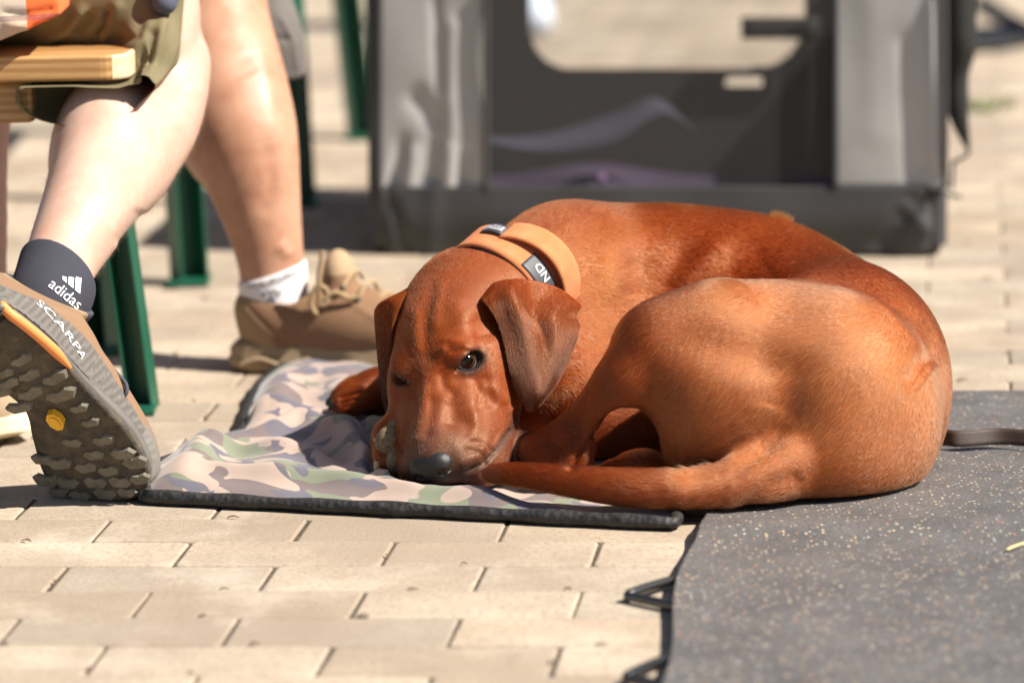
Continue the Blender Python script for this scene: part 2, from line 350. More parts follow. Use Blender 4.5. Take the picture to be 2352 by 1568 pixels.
def _plaid(t):
    v = t.coord('Object'); s = t.node('ShaderNodeSeparateXYZ'); t.lk(v, s.inputs[0])
    def band(o, per, off, w): return t.math('LESS_THAN', t.math('FRACT', t.math('ADD', t.math('DIVIDE', o, per), off)), w)
    x, z = s.outputs[0], s.outputs[2]; c = t.mix(band(x, .115, .05, .5), (.60, .50, .40), (.80, .15, .035)); k = t.mix(band(z, .060, .55, .45), (1, 1, 1), (.95, .80, .72)); c = t.mix(.9, c, k, 'MULTIPLY'); c = t.mix(t.math('MULTIPLY', band(z, .060, .2, .10), .55), c, (.10, .06, .08)); c = t.mix(t.math('MULTIPLY', band(x, .115, .68, .10), .6), c, (.12, .11, .22))
    t.base(c); t.bump(t.noise(v, 500, 2), .2, .0008)
M_PLAID = mat('plaid_flannel', rough=.9, build=_plaid)
M_SOCKB = cloth('black_knit', (.030, .030, .042), .25, .9, 900); M_SOCKW = cloth('white_knit', (.70, .68, .70), .08, .9, 900)
M_WHITE = mat('white_print', (.80, .80, .80), .6); M_DGREY = mat('grey_print', (.17, .17, .18), .8)
M_SOLE = mat('worn_rubber_sole', rough=.75, build=lambda t: (t.base(t.mix(t.ramp(t.noise(t.coord('Object'), 55, 6, .7), [(.40, 0.), (.62, 1.)]), (.060, .050, .036), (.125, .105, .072))), t.bump(t.noise(t.coord('Object'), 160, 5), .5, .002)))
M_LUG = mat('lug_rubber', rough=.7, build=lambda t: t.base(t.mix(t.ramp(t.noise(t.coord('Object'), 80, 5, .7), [(.35, 0.), (.65, 1.)]), (.115, .100, .072), (.190, .168, .125))))
M_DIRT = mat('dirty_rubber', rough=.9, build=lambda t: (t.base(t.ramp(t.noise(t.coord('Object'), 45, 6, .75), [(.40, (.050, .043, .033)), (.60, (.100, .080, .052)), (.74, (.22, .13, .055))])), t.bump(t.noise(t.coord('Object'), 90, 5), .7, .004)))
M_YEL = mat('yellow_badge', (.80, .43, .02), .5); M_ORNG = mat('orange_rubber', (.80, .26, .07), .55); M_GREYR = mat('grey_midsole', rough=.7, build=lambda t: (t.base(t.mix(t.noise(t.coord('Object'), 60, 5), (.10, .09, .08), (.165, .15, .135)))))
M_SHOEB = cloth('brown_suede', (.185, .105, .058), .25); M_TAN = mat('tan_suede', rough=.9, build=lambda t: (t.base(t.attr('coat')), t.bump(t.noise(t.coord('Object'), 220, 4), .3, .001)))
M_LACE = cloth('tan_lace', (.33, .23, .12), .2); M_LACEB = cloth('black_lace', (.05, .05, .07), .4); M_TANSOLE = cloth('tan_rubber', (.30, .215, .125), .2, .8); M_CREAM = cloth('cream_rubber', (.60, .50, .32), .15)
M_SHOEA = mat('trail_shoe_upper', rough=.85, build=lambda t: (t.base(t.attr('coat')), t.bump(t.noise(t.coord('Object'), 260, 3), .3, .001)))
def _orange(t):
    uv = t.attr('cloth'); s = t.node('ShaderNodeSeparateXYZ'); t.lk(uv, s.inputs[0]); r = t.math('SINE', t.math('MULTIPLY', s.outputs[0], 2600)); n = t.noise(uv, 60, 5)
    t.base(t.mix(t.ramp(n, [(.35, 0.), (.8, .6)]), (.58, .175, .055), (.62, .29, .13))); t.bump(r, .6, .0010)
M_ORWEB = mat('orange_webbing', rough=.75, build=_orange); M_NEOP = mat('black_neoprene', (.012, .012, .013), .7); M_PVC = mat('grey_rubber_label', (.045, .046, .055), .5)
# ---------------------------------------------------------------- ground and pavers
ground = obj('ground', grid_mesh('ground', np.array([[(x, y, -0.0022) for y in np.linspace(-40, 160, 21)] for x in np.linspace(-80, 80, 17)], float)), M_SAND); tag(ground, kind='structure')
PO, PA = np.array([-0.2179, 3.884]), -0.11325
def paver_bm(w, d, seed, nib=False):
    r = random.Random(seed); bm = bmesh.new(); hw, hd_ = w / 2, d / 2; c = .0045; out = []
    for sx, sy in ((1, 1), (-1, 1), (-1, -1), (1, -1)):
        a = [(sx * hw, sy * (hd_ - c)), (sx * (hw - c * .3), sy * (hd_ - c * .3)), (sx * (hw - c), sy * hd_)]
        out += a if sx * sy > 0 else a[::-1]
    j = [(x + r.uniform(-.0007, .0007), y + r.uniform(-.0005, .0005)) for x, y in out]
    rings = [[(x, y, -.05) for x, y in j], [(x, y, -.0022) for x, y in j], [(x * (1 - .0008 / hw), y * (1 - .0007 / hd_), -.0008) for x, y in j], [(x * (1 - .0026 / hw), y * (1 - .0022 / hd_), 0) for x, y in j]]
    vs = [[bm.verts.new(p) for p in ring] for ring in rings]; n = len(j)
    for a, b in zip(vs[:-1], vs[1:]):
        for i in range(n): bm.faces.new((a[i], a[(i + 1) % n], b[(i + 1) % n], b[i]))
    bm.faces.new(vs[-1]); return bm
PMESH = []
for k in range(10):
    me = bm_mesh('paver', paver_bm(.1970, .0992, k), False); tone = random.Random(50 + k).uniform(.76, 1.08); w_ = random.Random(90 + k).uniform(-.035, .035)
    set_attr(me, 'tone', np.tile((tone * (1 + w_), tone, tone * (1 - w_)), (len(me.vertices), 1))); me.materials.append(M_PAVER); PMESH.append(me)
FMESH = []
for k in range(10):
    me = PMESH[k].copy(); me.transform(Matrix.Diagonal((1.0105, 1.003, 1, 1))); FMESH.append(me)
cand = []
for i in range(-108, 14):
    for k in range(-22, 26):
        a, b = .2 * k + .1 + .1 * (i % 2), -.1 * i + .05; x = PO[0] + a * math.cos(PA) - b * math.sin(PA); y = PO[1] + a * math.sin(PA) + b * math.cos(PA)
        if -3.6 < x < 4.2 and 2.6 < y < 14: cand.append((x, y))
cand = np.array(cand); pv = VP(np.c_[cand, np.zeros(len(cand))]); inv = (pv[:, 0] > -110) & (pv[:, 0] < 2460) & (pv[:, 1] > -20) & (pv[:, 1] < 1620)
order = np.argsort(np.where(inv, cand[:, 1], 99)); single = set(order[:min(300, inv.sum())].tolist())
def paver_mat(i, x, y):
    r = random.Random(int(i) * 7 + 1); return Matrix.Translation((x + r.uniform(-.0006, .0006), y + r.uniform(-.0005, .0005), r.uniform(-.0009, .0006))) @ Matrix.Rotation(PA + r.uniform(-.004, .004) + (math.pi if r.random() < .5 else 0), 4, 'Z') @ Matrix.Rotation(r.uniform(-.006, .006), 4, 'X') @ Matrix.Rotation(r.uniform(-.003, .003), 4, 'Y'), (PMESH if y < 4.75 else FMESH)[r.randrange(10)]
jv, jq, jt, nvv = [], [], [], 0
for i, (x, y) in enumerate(cand):
    M, me = paver_mat(i, x, y)
    if i in single:
        o = bpy.data.objects.new('paver', me); o.matrix_world = M; link(o, ground)
    else:
        co = np.empty(len(me.vertices) * 3, np.float32); me.vertices.foreach_get('co', co); co = co.reshape(-1, 3) @ np.array(M.to_3x3()).T + np.array(M.translation)
        for p in me.polygons:
            v = [nvv + q for q in p.vertices]
            if len(v) == 4: jq.append(v)
            else:
                for q in range(1, len(v) - 1): jt.append((v[0], v[q], v[q + 1]))
        jv.append(co); t0 = np.array(me.attributes['tone'].data[0].color[:3]); jt_tone = np.tile(t0, (len(co), 1)); (JT := globals().setdefault('JTONE', [])).append(jt_tone); nvv += len(co)
me = mesh_np('distant_pavers', np.vstack(jv), jq, jt, smooth=False); set_attr(me, 'tone', np.vstack(JTONE)); tag(obj('distant_paver', me, M_PAVER, ground), kind='stuff')
# dry bits caught in the joints
def debris():
    P, T = [], []; r = random.Random(5)
    spots = [(cand[i][0], cand[i][1]) for i in order[:300]]
    for q in range(240):
        x, y = r.choice(spots); s_ = r.choice((-1, 1)); along = r.random() < .7
        a, b = (r.uniform(-.09, .09), s_ * .0497) if along else (s_ * .0985, r.uniform(-.045, .045))
        X = x + a * math.cos(PA) - b * math.sin(PA); Y = y + a * math.sin(PA) + b * math.cos(PA); L_, W_ = r.uniform(.004, .013), r.uniform(.0012, .0028); an = PA + (0 if along else math.pi / 2) + r.uniform(-.4, .4); base = len(P); n = 5
        for k in range(n):
            u = (k / (n - 1) - .5) * 2; w = W_ * (1 - u * u * .9); cx, cy = X + math.cos(an) * u * L_ / 2, Y + math.sin(an) * u * L_ / 2; z = .0008 + .0016 * (1 - u * u) + r.uniform(0, .0006)
            for s2 in (-1, 1): P.append((cx - math.sin(an) * w * s2, cy + math.cos(an) * w * s2, z + .0005 * s2))
        for k in range(n - 1):
            o = base + 2 * k; T.append((o, o + 2, o + 3, o + 1))
    tag(obj('leaf_litter', mesh_np('leaf_litter', P, T), M_LEAF), 'dry brown leaf bits caught in the paver joints', 'leaf litter', kind='stuff')
debris()
# ---------------------------------------------------------------- the dog
HF, HR, HU = np.array([-0.1349, -0.7976, -0.5850]), np.array([0.9079, -0.3367, 0.2497]), np.array([-0.3962, -0.4974, 0.7695])
HF = nrm(HF); HU = nrm(HU - HF * (HU @ HF)); HR = np.cross(HU, HF); HR = HR if HR[0] > 0 else -HR
HO = np.array([-0.0792, 4.10, 0.1318]); HM = np.stack([HF, HR, HU], 1)
def hd(f, r, u): return HO + HM @ np.array([f, r, u])
PX = 0.000441
def build_dog():
    dog = empty('dog', (0.15, 4.2, 0.0))
    tag(dog, 'red brown short haired hound lying curled up with its chin on the camouflage mat', 'dog')
    S = Sculpt((-0.25, 3.83, -0.01), (0.47, 4.62, 0.335), 0.0022)
    # --- trunk, a C from the rump round the back to the neck
    tf = (1, 0.1, 0)
    S.ell(D(1420, 735, 4.37), (0.135, 0.115, 0.118), 0.05, flow=(1, .05, -.25))
    S.ell(D(1600, 745, 4.39), (0.135, 0.115, 0.122), 0.06, flow=(1, 0, -.2))
    S.ell(D(1780, 785, 4.37), (0.125, 0.120, 0.122), 0.06, flow=(1, -.2, -.3))
    S.ell(D(1925, 830, 4.235), (0.103, 0.125, 0.106), 0.07, flow=(.7, -.6, -.5))
    S.ell(D(1945, 950, 4.14), (0.100, 0.120, 0.100), 0.06, flow=(.3, -.6, -.6))
    S.ell(D(1855, 1052, 4.03), (0.105, 0.090, 0.060), 0.05, flow=(-.4, -.4, -.6))
    S.ell(D(1310, 720, 4.33), (0.095, 0.105, 0.110), 0.05, flow=(.6, .3, -.6))
    S.ell(D(1270, 880, 4.24), (0.080, 0.090, 0.075), 0.05, flow=(.4, 0, -.8))
    S.cone(D(1130, 700, 4.205), 0.062, D(1290, 640, 4.33), 0.074, 0.03)
    S.cone(D(1120, 760, 4.20), 0.055, D(1250, 800, 4.27), 0.070, 0.03)
    # --- near hind leg: ridge hip to knee, hanging calf, rump
    S.cone(D(1935, 835, 4.17), 0.085, D(1665, 750, 4.045), 0.048, 0.055, flow=False)
    S.prims.append((D(1800, 740, 4.0), 0.07, nrm((-.9, -.1, -.3))))
    S.ell(D(1560, 792, 4.035), (0.062, 0.05, 0.052), 0.03, flow=(-.7, -.1, -.6))
    S.ell(D(1498, 850, 4.030), (0.040, 0.040, 0.050), 0.025, flow=(-.5, 0, -.8))
    S.ell(D(1672, 930, 4.010), (0.083, 0.058, 0.088), 0.022, flow=(-.4, 0, -.9))
    S.ell(D(1918, 920, 4.042), (0.098, 0.094, 0.108), 0.050, flow=(-.6, -.2, -.6))
    # --- lower leg, tendon and foot
    S.chain([D(1455, 870, 4.02), D(1385, 940, 4.035), D(1300, 1012, 4.05), D(1240, 1048, 4.065)], [0.034, 0.022, 0.0185, 0.0195], 0.014)
    S.chain([D(1425, 915, 4.015), D(1368, 1000, 4.020), D(1305, 1085, 4.015)], [0.024, 0.0145, 0.0130], 0.007)
    S.chain([D(1290, 1048, 4.045), D(1235, 1048, 4.085), D(1185, 1050, 4.125)], [0.022, 0.021, 0.020], 0.012)
    S.ell(D(1308, 998, 4.03), (0.011, 0.011, 0.009), 0.012)
    S.ell(D(1440, 1028, 4.0), (.034, .085, .040), .012, mode='cut')
    S.ell(D(1440, 1000, 4.235), (.12, .075, .075), .02, flow=(-1, 0, 0))
    # far hind paw under the thigh
    S.ell(D(1475, 1092, 4.035), (0.034, 0.03, 0.026), 0.008, flow=(-1, 0, .3))
    S.ell(D(1420, 1100, 4.05), (0.022, 0.025, 0.02), 0.008, flow=(-1, 0, .3))
    # --- tail laid forward along the mat
    S.chain([D(1880, 1010, 4.005), D(1790, 1075, 3.965), D(1690, 1117, 3.94), D(1570, 1133, 3.930), D(1440, 1124, 3.932), D(1300, 1105, 3.948), D(1190, 1092, 3.972), D(1118, 1088, 3.990)],
            [0.042, 0.036, 0.0270, 0.0205, 0.0158, 0.0112, 0.0075, 0.0042], 0.02, n=32)
    # --- front legs: far paw stretched out on the mat, near paw bent under the chin
    S.chain([D(1130, 860, 4.36), D(1000, 890, 4.40), D(900, 897, 4.41), D(850, 905, 4.41)], [0.034, 0.026, 0.022, 0.021], 0.02)
    for px, py, Y, r in ((822, 897, 4.425, .0145), (812, 909, 4.405, .0155), (818, 919, 4.385, .0145)):
        S.chain([D(860, 900, Y), D(px, py, Y), D(px - 30, py + 10, Y - .004)], [0.014, r, 0.010], 0.006)
    S.chain([D(1120, 980, 4.20), D(1000, 1030, 4.14), D(925, 1035, 4.11)], [0.030, 0.024, 0.024], 0.015)
    S.ell(D(905, 1025, 4.11), (0.022, 0.024, 0.030), 0.012, flow=(-1, 0, 0))
    S.ell(D(884, 1052, 4.095), (0.012, 0.016, 0.018), 0.006, flow=(-1, 0, 0))
    S.ell(D(890, 998, 4.11), (0.014, 0.016, 0.016), 0.006, flow=(-1, 0, 0))
    S.ell(D(917, 978, 4.115), (0.016, 0.015, 0.012), 0.006, flow=(-1, 0, 0))
    # --- head, in its own frame (forward, right, up from between the eyes)
    def he(f, r, u, rad, k=0.012, flow=(-1, 0, .1), mode='add', tilt=None):
        R = HM
        if tilt is not None:
            c_, s_ = math.cos(tilt), math.sin(tilt); R = HM @ np.array([[c_, 0, -s_], [0, 1, 0], [s_, 0, c_]])
        S.ell(hd(f, r, u), rad, k, R=R, mode=mode, flow=None if mode != 'add' else HM @ np.asarray(flow, float))
    he(-.064, 0, -.018, (.078, .060, .052), .02)
    he(-.022, 0, -.012, (.045, .047, .032), .02)
    he(-.115, 0, -.025, (.05, .045, .042), .03)
    for s in (-1, 1):
        he(-.026, s * .046, -.034, (.052, .023, .030), .018, (-1, s * .3, -.2))
        he(-.050, s * .040, -.056, (.050, .026, .034), .02, (-1, s * .3, -.5))
        he(.004, s * .042, -.060, (.050, .024, .034), .02, (-1, s * .3, -.3))
        he(.034, s * .028, -.040, (.045, .021, .026), .018, (-1, s * .4, -.1))
        he(.054, s * .034, -.066, (.050, .023, .038), .016, (-1, s * .3, -.4))
        he(.096, s * .021, -.046, (.024, .018, .025), .012, (-1, s * .4, 0))
        he(.080, s * .034, -.070, (.036, .020, .034), .014, (-1, s * .3, -.3))
        he(-.006, s * .030, .007, (.020, .017, .009), .010, (-1, s * .5, .2))
        he(.001, s * .0320, -.0055, (.0185, .0172, .0168), .006, (-.4, s * 1, 0))
    he(.035, 0, -.030, (.056, .033, .030), .02)
    he(.090, 0, -.036, (.036, .028, .026), .016)
    S.cone(hd(-.005, 0, -.012), .019, hd(.110, 0, -.0255), .0140, .014, flow=False); S.prims.append((hd(.05, 0, -.02), .02, -HF))
    S.cone(hd(-.04, 0, -.080), .034, hd(.070, 0, -.080), .026, .015, flow=False)
    he(.110, 0, -.040, (.012, .018, .020), .008)
    # eyelid openings
    EYES = []
    for s in (-1, 1):
        ec = hd(-.0010, s * .0305, -.0055); ed = nrm(HM @ np.array([.55, s * .72, .36])); ea = nrm(np.cross(ed, HF * s)); ea = nrm(HF * .73 + HR * s * -.65 + HU * .18); ea = nrm(ea - ed * (ea @ ed)); eb = np.cross(ed, ea)
        eb = eb if eb[2] > 0 else -eb
        S.ell(ec + ed * .016 - eb * .0018, (.0140, .0080, .0135), 0.0025, R=np.stack([ea, eb, ed], 1), mode='cut')
        S.ell(ec + ed * .014 + ea * .0135 - eb * .0024, (.0050, .0028, .009), 0.002, R=np.stack([ea, eb, ed], 1), mode='cut')
        EYES.append((ec, ed, ea, eb))
        S.ell(ec, (.0127, .0127, .0127), 0.002, mode='cut')
    S.floor(0.012, 0.012)
    V, Q = S.mesh(); V = smooth_np(V, Q, 3)
    # --- finer relief: grooves, folds and muscle lines pushed into or out of the skin
    def strokes(V, Q, table):
        for poly, wid, amp, Ys in table:
            N = vnormals(V, Q); P2 = VP(V); d, t = seg_dist(P2, poly)
            ok = (N[:, 1] < 0.45) & (V[:, 1] > Ys[0]) & (V[:, 1] < Ys[1]); fade = np.clip(np.minimum(t, 1 - t) * 3.2 + .05, 0, 1) ** 1.5 if wid > 20 else np.clip(np.minimum(t, 1 - t) * 6 + .15, 0, 1)
            w = np.exp(-(d / wid) ** 2) * fade * ok; V = V + N * (w * amp)[:, None]
        return V
    HY, BY, LY = (3.9, 4.2), (4.2, 4.6), (3.85, 4.14)
    V = strokes(V, Q, [
        ([(1000, 640), (985, 690), (974, 745), (978, 800), (990, 850)], 19, -.0022, HY),
        ([(1018, 640), (1005, 700), (996, 760)], 10, .0018, HY),
        ([(955, 700), (958, 760), (962, 820)], 12, .0022, HY),
        ([(994, 905), (990, 960), (975, 1010)], 14, -.0022, HY),
        ([(978, 870), (974, 930), (962, 990), (952, 1020)], 11, .0022, HY),
        ([(1012, 790), (1030, 783), (1052, 788), (1080, 800)], 10, .0014, HY),
        ([(1013, 798), (1022, 808)], 9, .0028, HY),
        ([(1032, 812), (1060, 802), (1095, 812)], 5, -.0016, HY),
        ([(1012, 850), (1020, 890), (1050, 910)], 12, -.0026, HY),
        ([(1110, 860), (1125, 900), (1128, 940)], 13, -.0026, HY),
        ([(1090, 930), (1092, 980), (1075, 1020)], 14, .0020, HY),
        ([(1066, 1030), (1100, 1040), (1120, 1070)], 5, -.0014, HY),
        ([(1075, 1010), (1112, 1020), (1140, 1040)], 5, -.0014, HY),
        ([(1172, 938), (1176, 942)], 11, .0032, HY),
        ([(1150, 980), (1130, 1020), (1105, 1065)], 9, -.0020, HY),
        ([(1105, 705), (1120, 745), (1128, 790)], 34, -.0048, HY), ([(1045, 900), (1040, 950), (1035, 1000)], 26, -.0040, HY), ([(1100, 880), (1140, 900), (1165, 930)], 14, .0022, HY),
        ([(1030, 660), (1060, 720), (1075, 770)], 26, .0026, HY), ([(1085, 860), (1105, 905), (1100, 950)], 12, -.0020, HY), ([(945, 860), (952, 920)], 14, -.0026, HY),
        ([(1062, 1086), (1108, 1066), (1146, 1028), (1176, 980)], 6, -.0032, HY), ([(1050, 1070), (1095, 1048), (1130, 1010)], 12, .0020, HY),
        # shoulder and rib folds on the back
        ([(1350, 560), (1400, 640), (1390, 720)], 40, .0030, BY),
        ([(1450, 540), (1480, 640), (1480, 720)], 44, -.0050, BY),
        ([(1700, 520), (1640, 580), (1580, 640), (1520, 720)], 34, .0060, BY),
        ([(1790, 560), (1720, 620), (1640, 650)], 44, -.0040, BY),
        ([(1600, 530), (1550, 620), (1500, 700)], 34, -.0030, BY),
        ([(1960, 640), (1880, 655), (1800, 668)], 24, -.0060, BY),
        ([(775, 913), (810, 903), (850, 899)], 5, -.0032, (4.3, 4.6)), ([(775, 925), (810, 916), (850, 912)], 5, -.0036, (4.3, 4.6)), ([(780, 934), (815, 927)], 5, -.0030, (4.3, 4.6)), ([(835, 880), (842, 900), (840, 925)], 9, .0020, (4.3, 4.6)),
        ([(900, 1000), (925, 1040)], 5, -.0030, (4.0, 4.13)), ([(870, 1040), (905, 1032)], 5, -.0030, (4.0, 4.13)),
        # thigh valleys
        ([(1440, 730), (1540, 765), (1640, 790), (1740, 810), (1800, 860), (1800, 940), (1760, 1010), (1700, 1070)], 60, -.0085, LY),
        ([(1830, 940), (1770, 1010), (1690, 1065), (1590, 1095), (1540, 1100)], 26, -.0085, LY),
        ([(1566, 1030), (1572, 1050), (1578, 1085)], 5, .0016, LY),
        ([(2080, 900), (2110, 850), (2135, 790)], 22, -.0050, (3.9, 4.35)),
        ([(2095, 900), (2120, 865), (2150, 830)], 11, .0028, (3.9, 4.35)),
        ([(1430, 940), (1380, 985), (1330, 1040), (1310, 1085)], 7, -.0045, LY),
        ([(1700, 1175), (1780, 1110), (1850, 1090)], 20, -.0030, LY),
    ])
    V = smooth_np(V, Q, 1); N = vnormals(V, Q)
    # --- coat colour: red brown, smoky muzzle and lips, dark lids, rump and haunch paler as coat variation plus painted-in sheen, dark claws and pads
    L = (V - HO) @ HM
    col = np.tile(np.array([0.165, 0.0300, 0.0036]), (len(V), 1))
    def blend(w, c): w = np.clip(w, 0, 1)[:, None]; col[:] = col * (1 - w) + np.asarray(c) * w
    g = lambda d, r: np.exp(-(d / r) ** 2)
    def near(p, r): return g(np.linalg.norm(V - p, axis=1), r)
    head = (np.abs(L[:, 0] + .0) < .15) & (np.abs(L[:, 1]) < .085) & (np.abs(L[:, 2] + .03) < .085) & (V[:, 1] < 4.22)
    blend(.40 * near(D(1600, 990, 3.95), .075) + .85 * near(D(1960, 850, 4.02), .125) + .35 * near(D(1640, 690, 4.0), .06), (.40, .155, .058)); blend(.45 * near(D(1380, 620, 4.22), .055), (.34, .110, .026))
    blend(.55 * head * np.clip((L[:, 0] - .035) / .06, 0, 1), (.125, .042, .018))
    blend(1.1 * head * g(np.linalg.norm((L - np.array([.120, 0, -.036])) * (1, .8, 1), axis=1), .036), (.026, .019, .017))
    blend(.85 * head * g(L[:, 2] + .088, .013) * (L[:, 0] > -.02), (.028, .021, .020))
    dl, _ = seg_dist(VP(V), [(1062, 1088), (1108, 1068), (1146, 1030), (1178, 978), (1184, 960)]); blend(.85 * np.exp(-(dl / 11) ** 2) * head * (V[:, 1] < 4.13), (.030, .020, .018))
    for ec, ed, ea, eb in EYES:
        q = V - ec - ed * .011; a, b, c_ = q @ ea, q @ eb, q @ ed
        blend((1.2 if ec[0] > -.08 else .6) * np.exp(-(np.sqrt((a / .0185) ** 2 + ((b + .0022) / .0130) ** 2 + (c_ / .02) ** 2)) ** 5), (.022, .016, .015))
    blend(.8 * near(D(772, 925, 4.40), .013), (.012, .010, .010))
    pads = np.zeros(len(V))
    for px, py, Y, r in ((882, 1015, 4.09, .0155), (903, 1058, 4.085, .015), (905, 988, 4.095, .013)):
        pads = np.maximum(pads, np.linalg.norm(V - D(px, py, Y), axis=1) < r)
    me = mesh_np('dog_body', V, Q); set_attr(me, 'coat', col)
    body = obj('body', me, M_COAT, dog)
    # --- nose leather
    T = Sculpt(hd(.112, 0, -.03) - .05, hd(.112, 0, -.03) + .05, 0.0010)
    def ne(f, r, u, rad, k=.005, mode='add'): T.ell(hd(f, r, u), rad, k, R=HM, mode=mode)
    ne(.1150, 0, -.0270, (.0140, .0225, .0150), .006)
    for s in (-1, 1):
        ne(.1170, s * .0110, -.0300, (.0115, .0100, .0110), .008)
        ne(.1290, s * .0125, -.0290, (.0085, .0052, .0050), .002, 'cut'); ne(.1230, s * .0215, -.0310, (.010, .0070, .0030), .002, 'cut')
    ne(.1130, 0, -.040, (.012, .013, .012), .006)
    v2, q2 = T.mesh(); v2 = smooth_np(v2, q2, 2); obj('nose', mesh_np('dog_nose', v2, q2), M_NOSE, body)
    # --- eyes: ball with painted iris rings by angle from the gaze
    for i, (ec, ed, ea, eb) in enumerate(EYES):
        gz = nrm(ed * 1.0 + ea * .05 + eb * .05); bm = bmesh.new(); bmesh.ops.create_uvsphere(bm, u_segments=40, v_segments=28, radius=0.0128)
        for v in bm.verts:
            a = math.acos(max(-1, min(1, v.co.z / 0.0128)))
            if a < .72: v.co *= 1 + .10 * (math.cos(a / .72 * math.pi) * .5 + .5)
        me = bm_mesh('eyeball', bm); z = Vector(gz); me.transform(Matrix.Translation(Vector(ec)) @ z.to_track_quat('Z', 'Y').to_matrix().to_4x4())
        co = np.array([v.co for v in me.vertices]); ang = np.arccos(np.clip(((co - ec) @ gz) / np.linalg.norm(co - ec, axis=1), -1, 1))
        c = np.tile(np.array([.36, .31, .29]), (len(co), 1)); w = np.clip((0.86 - ang) / .08, 0, 1)[:, None]; c = c * (1 - w) + np.array([.012, .006, .004]) * w
        w = np.clip((0.76 - ang) / .10, 0, 1)[:, None]; c = c * (1 - w) + np.array([.060, .019, .007]) * w; w = np.clip((0.40 - ang) / .06, 0, 1)[:, None]; c = c * (1 - w) + np.array([.003, .002, .002]) * w
        set_attr(me, 'coat', c); obj('eye', me, M_EYE, body)
    # --- paw pads and claws
    for px, py, Y, r, tl in ((893, 1012, 4.0905, (.0135, .0105, .0165), .4), (914, 1055, 4.0815, (.0125, .0095, .0150), .3), (917, 984, 4.0965, (.0125, .0095, .0105), .5)):
        bm = bmesh.new(); bmesh.ops.create_uvsphere(bm, u_segments=28, v_segments=18, radius=1.0); me = bm_mesh('paw_pad', bm)
        me.transform(Matrix.Translation(Vector(D(px, py, Y))) @ Matrix.Rotation(tl, 4, 'Y') @ Matrix.Diagonal((*r, 1))); obj('paw_pad', me, M_PAD, body)
    for a, b, r in (((868, 1062, 4.085), (862, 1080, 4.080), .0042), ((866, 1010, 4.10), (858, 1008, 4.098), .0035)):
        obj('claw', tube('claw', [D(*a), (D(*a) + D(*b)) / 2, D(*b)], [r, r * .8, r * .3], 10), M_CLAW, body)
    for px, py, Y in ((778, 908, 4.425), (766, 921, 4.400), (772, 931, 4.380)):
        obj('claw', tube('claw', [D(px, py - 3, Y), D(px - 10, py + 2, Y - .002), D(px - 17, py + 10, Y - .003)], [.0052, .0045, .0014], 10), M_CLAWD, body)
    # --- ears: folded leather flaps
    def ear(rows, thick, name='ear', nu=36, nv=44, col=(.105, .034, .015), mt=None):
        R = [spline([D(*p) for p in r], nu) for r in rows]; P = spline(np.stack(R).reshape(len(rows), -1), nv).reshape(nv, nu, 3)
        e = np.linspace(0, 1, nu); f = np.linspace(0, 1, nv); th = thick * (0.35 + .65 * np.clip(np.minimum(np.minimum(e, 1 - e)[None] * 9, (1 - f)[:, None] * 9), 0, 1) ** .6)
        du = np.gradient(P, axis=0); dv = np.gradient(P, axis=1); n = np.cross(du, dv)
        if n[..., 1].mean() > 0: P = P[:, ::-1]
        me = sheet('dog_ear', P, th); c = np.tile(np.asarray(col), (len(me.vertices), 1)); k = nu * nv
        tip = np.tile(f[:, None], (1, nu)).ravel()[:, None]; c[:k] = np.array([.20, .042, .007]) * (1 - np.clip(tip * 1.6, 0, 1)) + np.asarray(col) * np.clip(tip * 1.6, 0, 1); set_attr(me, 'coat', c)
        o = obj(name, me, mt or M_COAT, dog); return o, P
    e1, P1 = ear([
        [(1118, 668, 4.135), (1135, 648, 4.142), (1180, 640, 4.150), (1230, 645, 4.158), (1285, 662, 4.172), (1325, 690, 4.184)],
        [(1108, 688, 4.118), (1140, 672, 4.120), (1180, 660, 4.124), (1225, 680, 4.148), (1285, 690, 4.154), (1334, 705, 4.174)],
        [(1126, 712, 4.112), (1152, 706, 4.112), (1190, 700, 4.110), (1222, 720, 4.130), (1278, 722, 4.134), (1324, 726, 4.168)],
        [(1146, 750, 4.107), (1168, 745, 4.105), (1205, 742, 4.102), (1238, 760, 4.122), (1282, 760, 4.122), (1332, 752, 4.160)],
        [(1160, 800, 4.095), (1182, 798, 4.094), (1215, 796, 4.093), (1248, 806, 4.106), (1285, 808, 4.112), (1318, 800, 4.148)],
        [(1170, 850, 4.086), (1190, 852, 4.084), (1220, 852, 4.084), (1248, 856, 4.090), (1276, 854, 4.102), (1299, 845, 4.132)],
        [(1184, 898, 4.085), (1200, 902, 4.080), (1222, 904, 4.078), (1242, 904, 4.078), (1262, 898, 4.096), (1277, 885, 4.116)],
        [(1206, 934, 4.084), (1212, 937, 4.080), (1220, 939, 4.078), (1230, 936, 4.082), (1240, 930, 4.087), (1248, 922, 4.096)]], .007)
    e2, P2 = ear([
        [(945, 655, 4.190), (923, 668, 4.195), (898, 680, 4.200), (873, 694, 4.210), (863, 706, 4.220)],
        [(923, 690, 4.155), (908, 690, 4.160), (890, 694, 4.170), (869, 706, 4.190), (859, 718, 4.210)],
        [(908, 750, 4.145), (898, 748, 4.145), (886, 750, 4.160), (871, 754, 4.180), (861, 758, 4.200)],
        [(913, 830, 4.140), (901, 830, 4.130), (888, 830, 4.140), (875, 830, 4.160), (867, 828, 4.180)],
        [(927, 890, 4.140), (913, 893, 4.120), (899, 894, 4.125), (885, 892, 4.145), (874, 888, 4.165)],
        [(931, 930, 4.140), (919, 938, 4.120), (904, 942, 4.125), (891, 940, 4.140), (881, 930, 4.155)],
        [(921, 955, 4.145), (915, 964, 4.132), (904, 968, 4.132), (894, 966, 4.140), (887, 958, 4.150)]], .006, col=(.026, .010, .006), mt=M_EARD)  # far ear: its shade is painted in as a near-black coat
    return dog, body, S.prims, V, Q, N, col, EYES, [P1, P2]
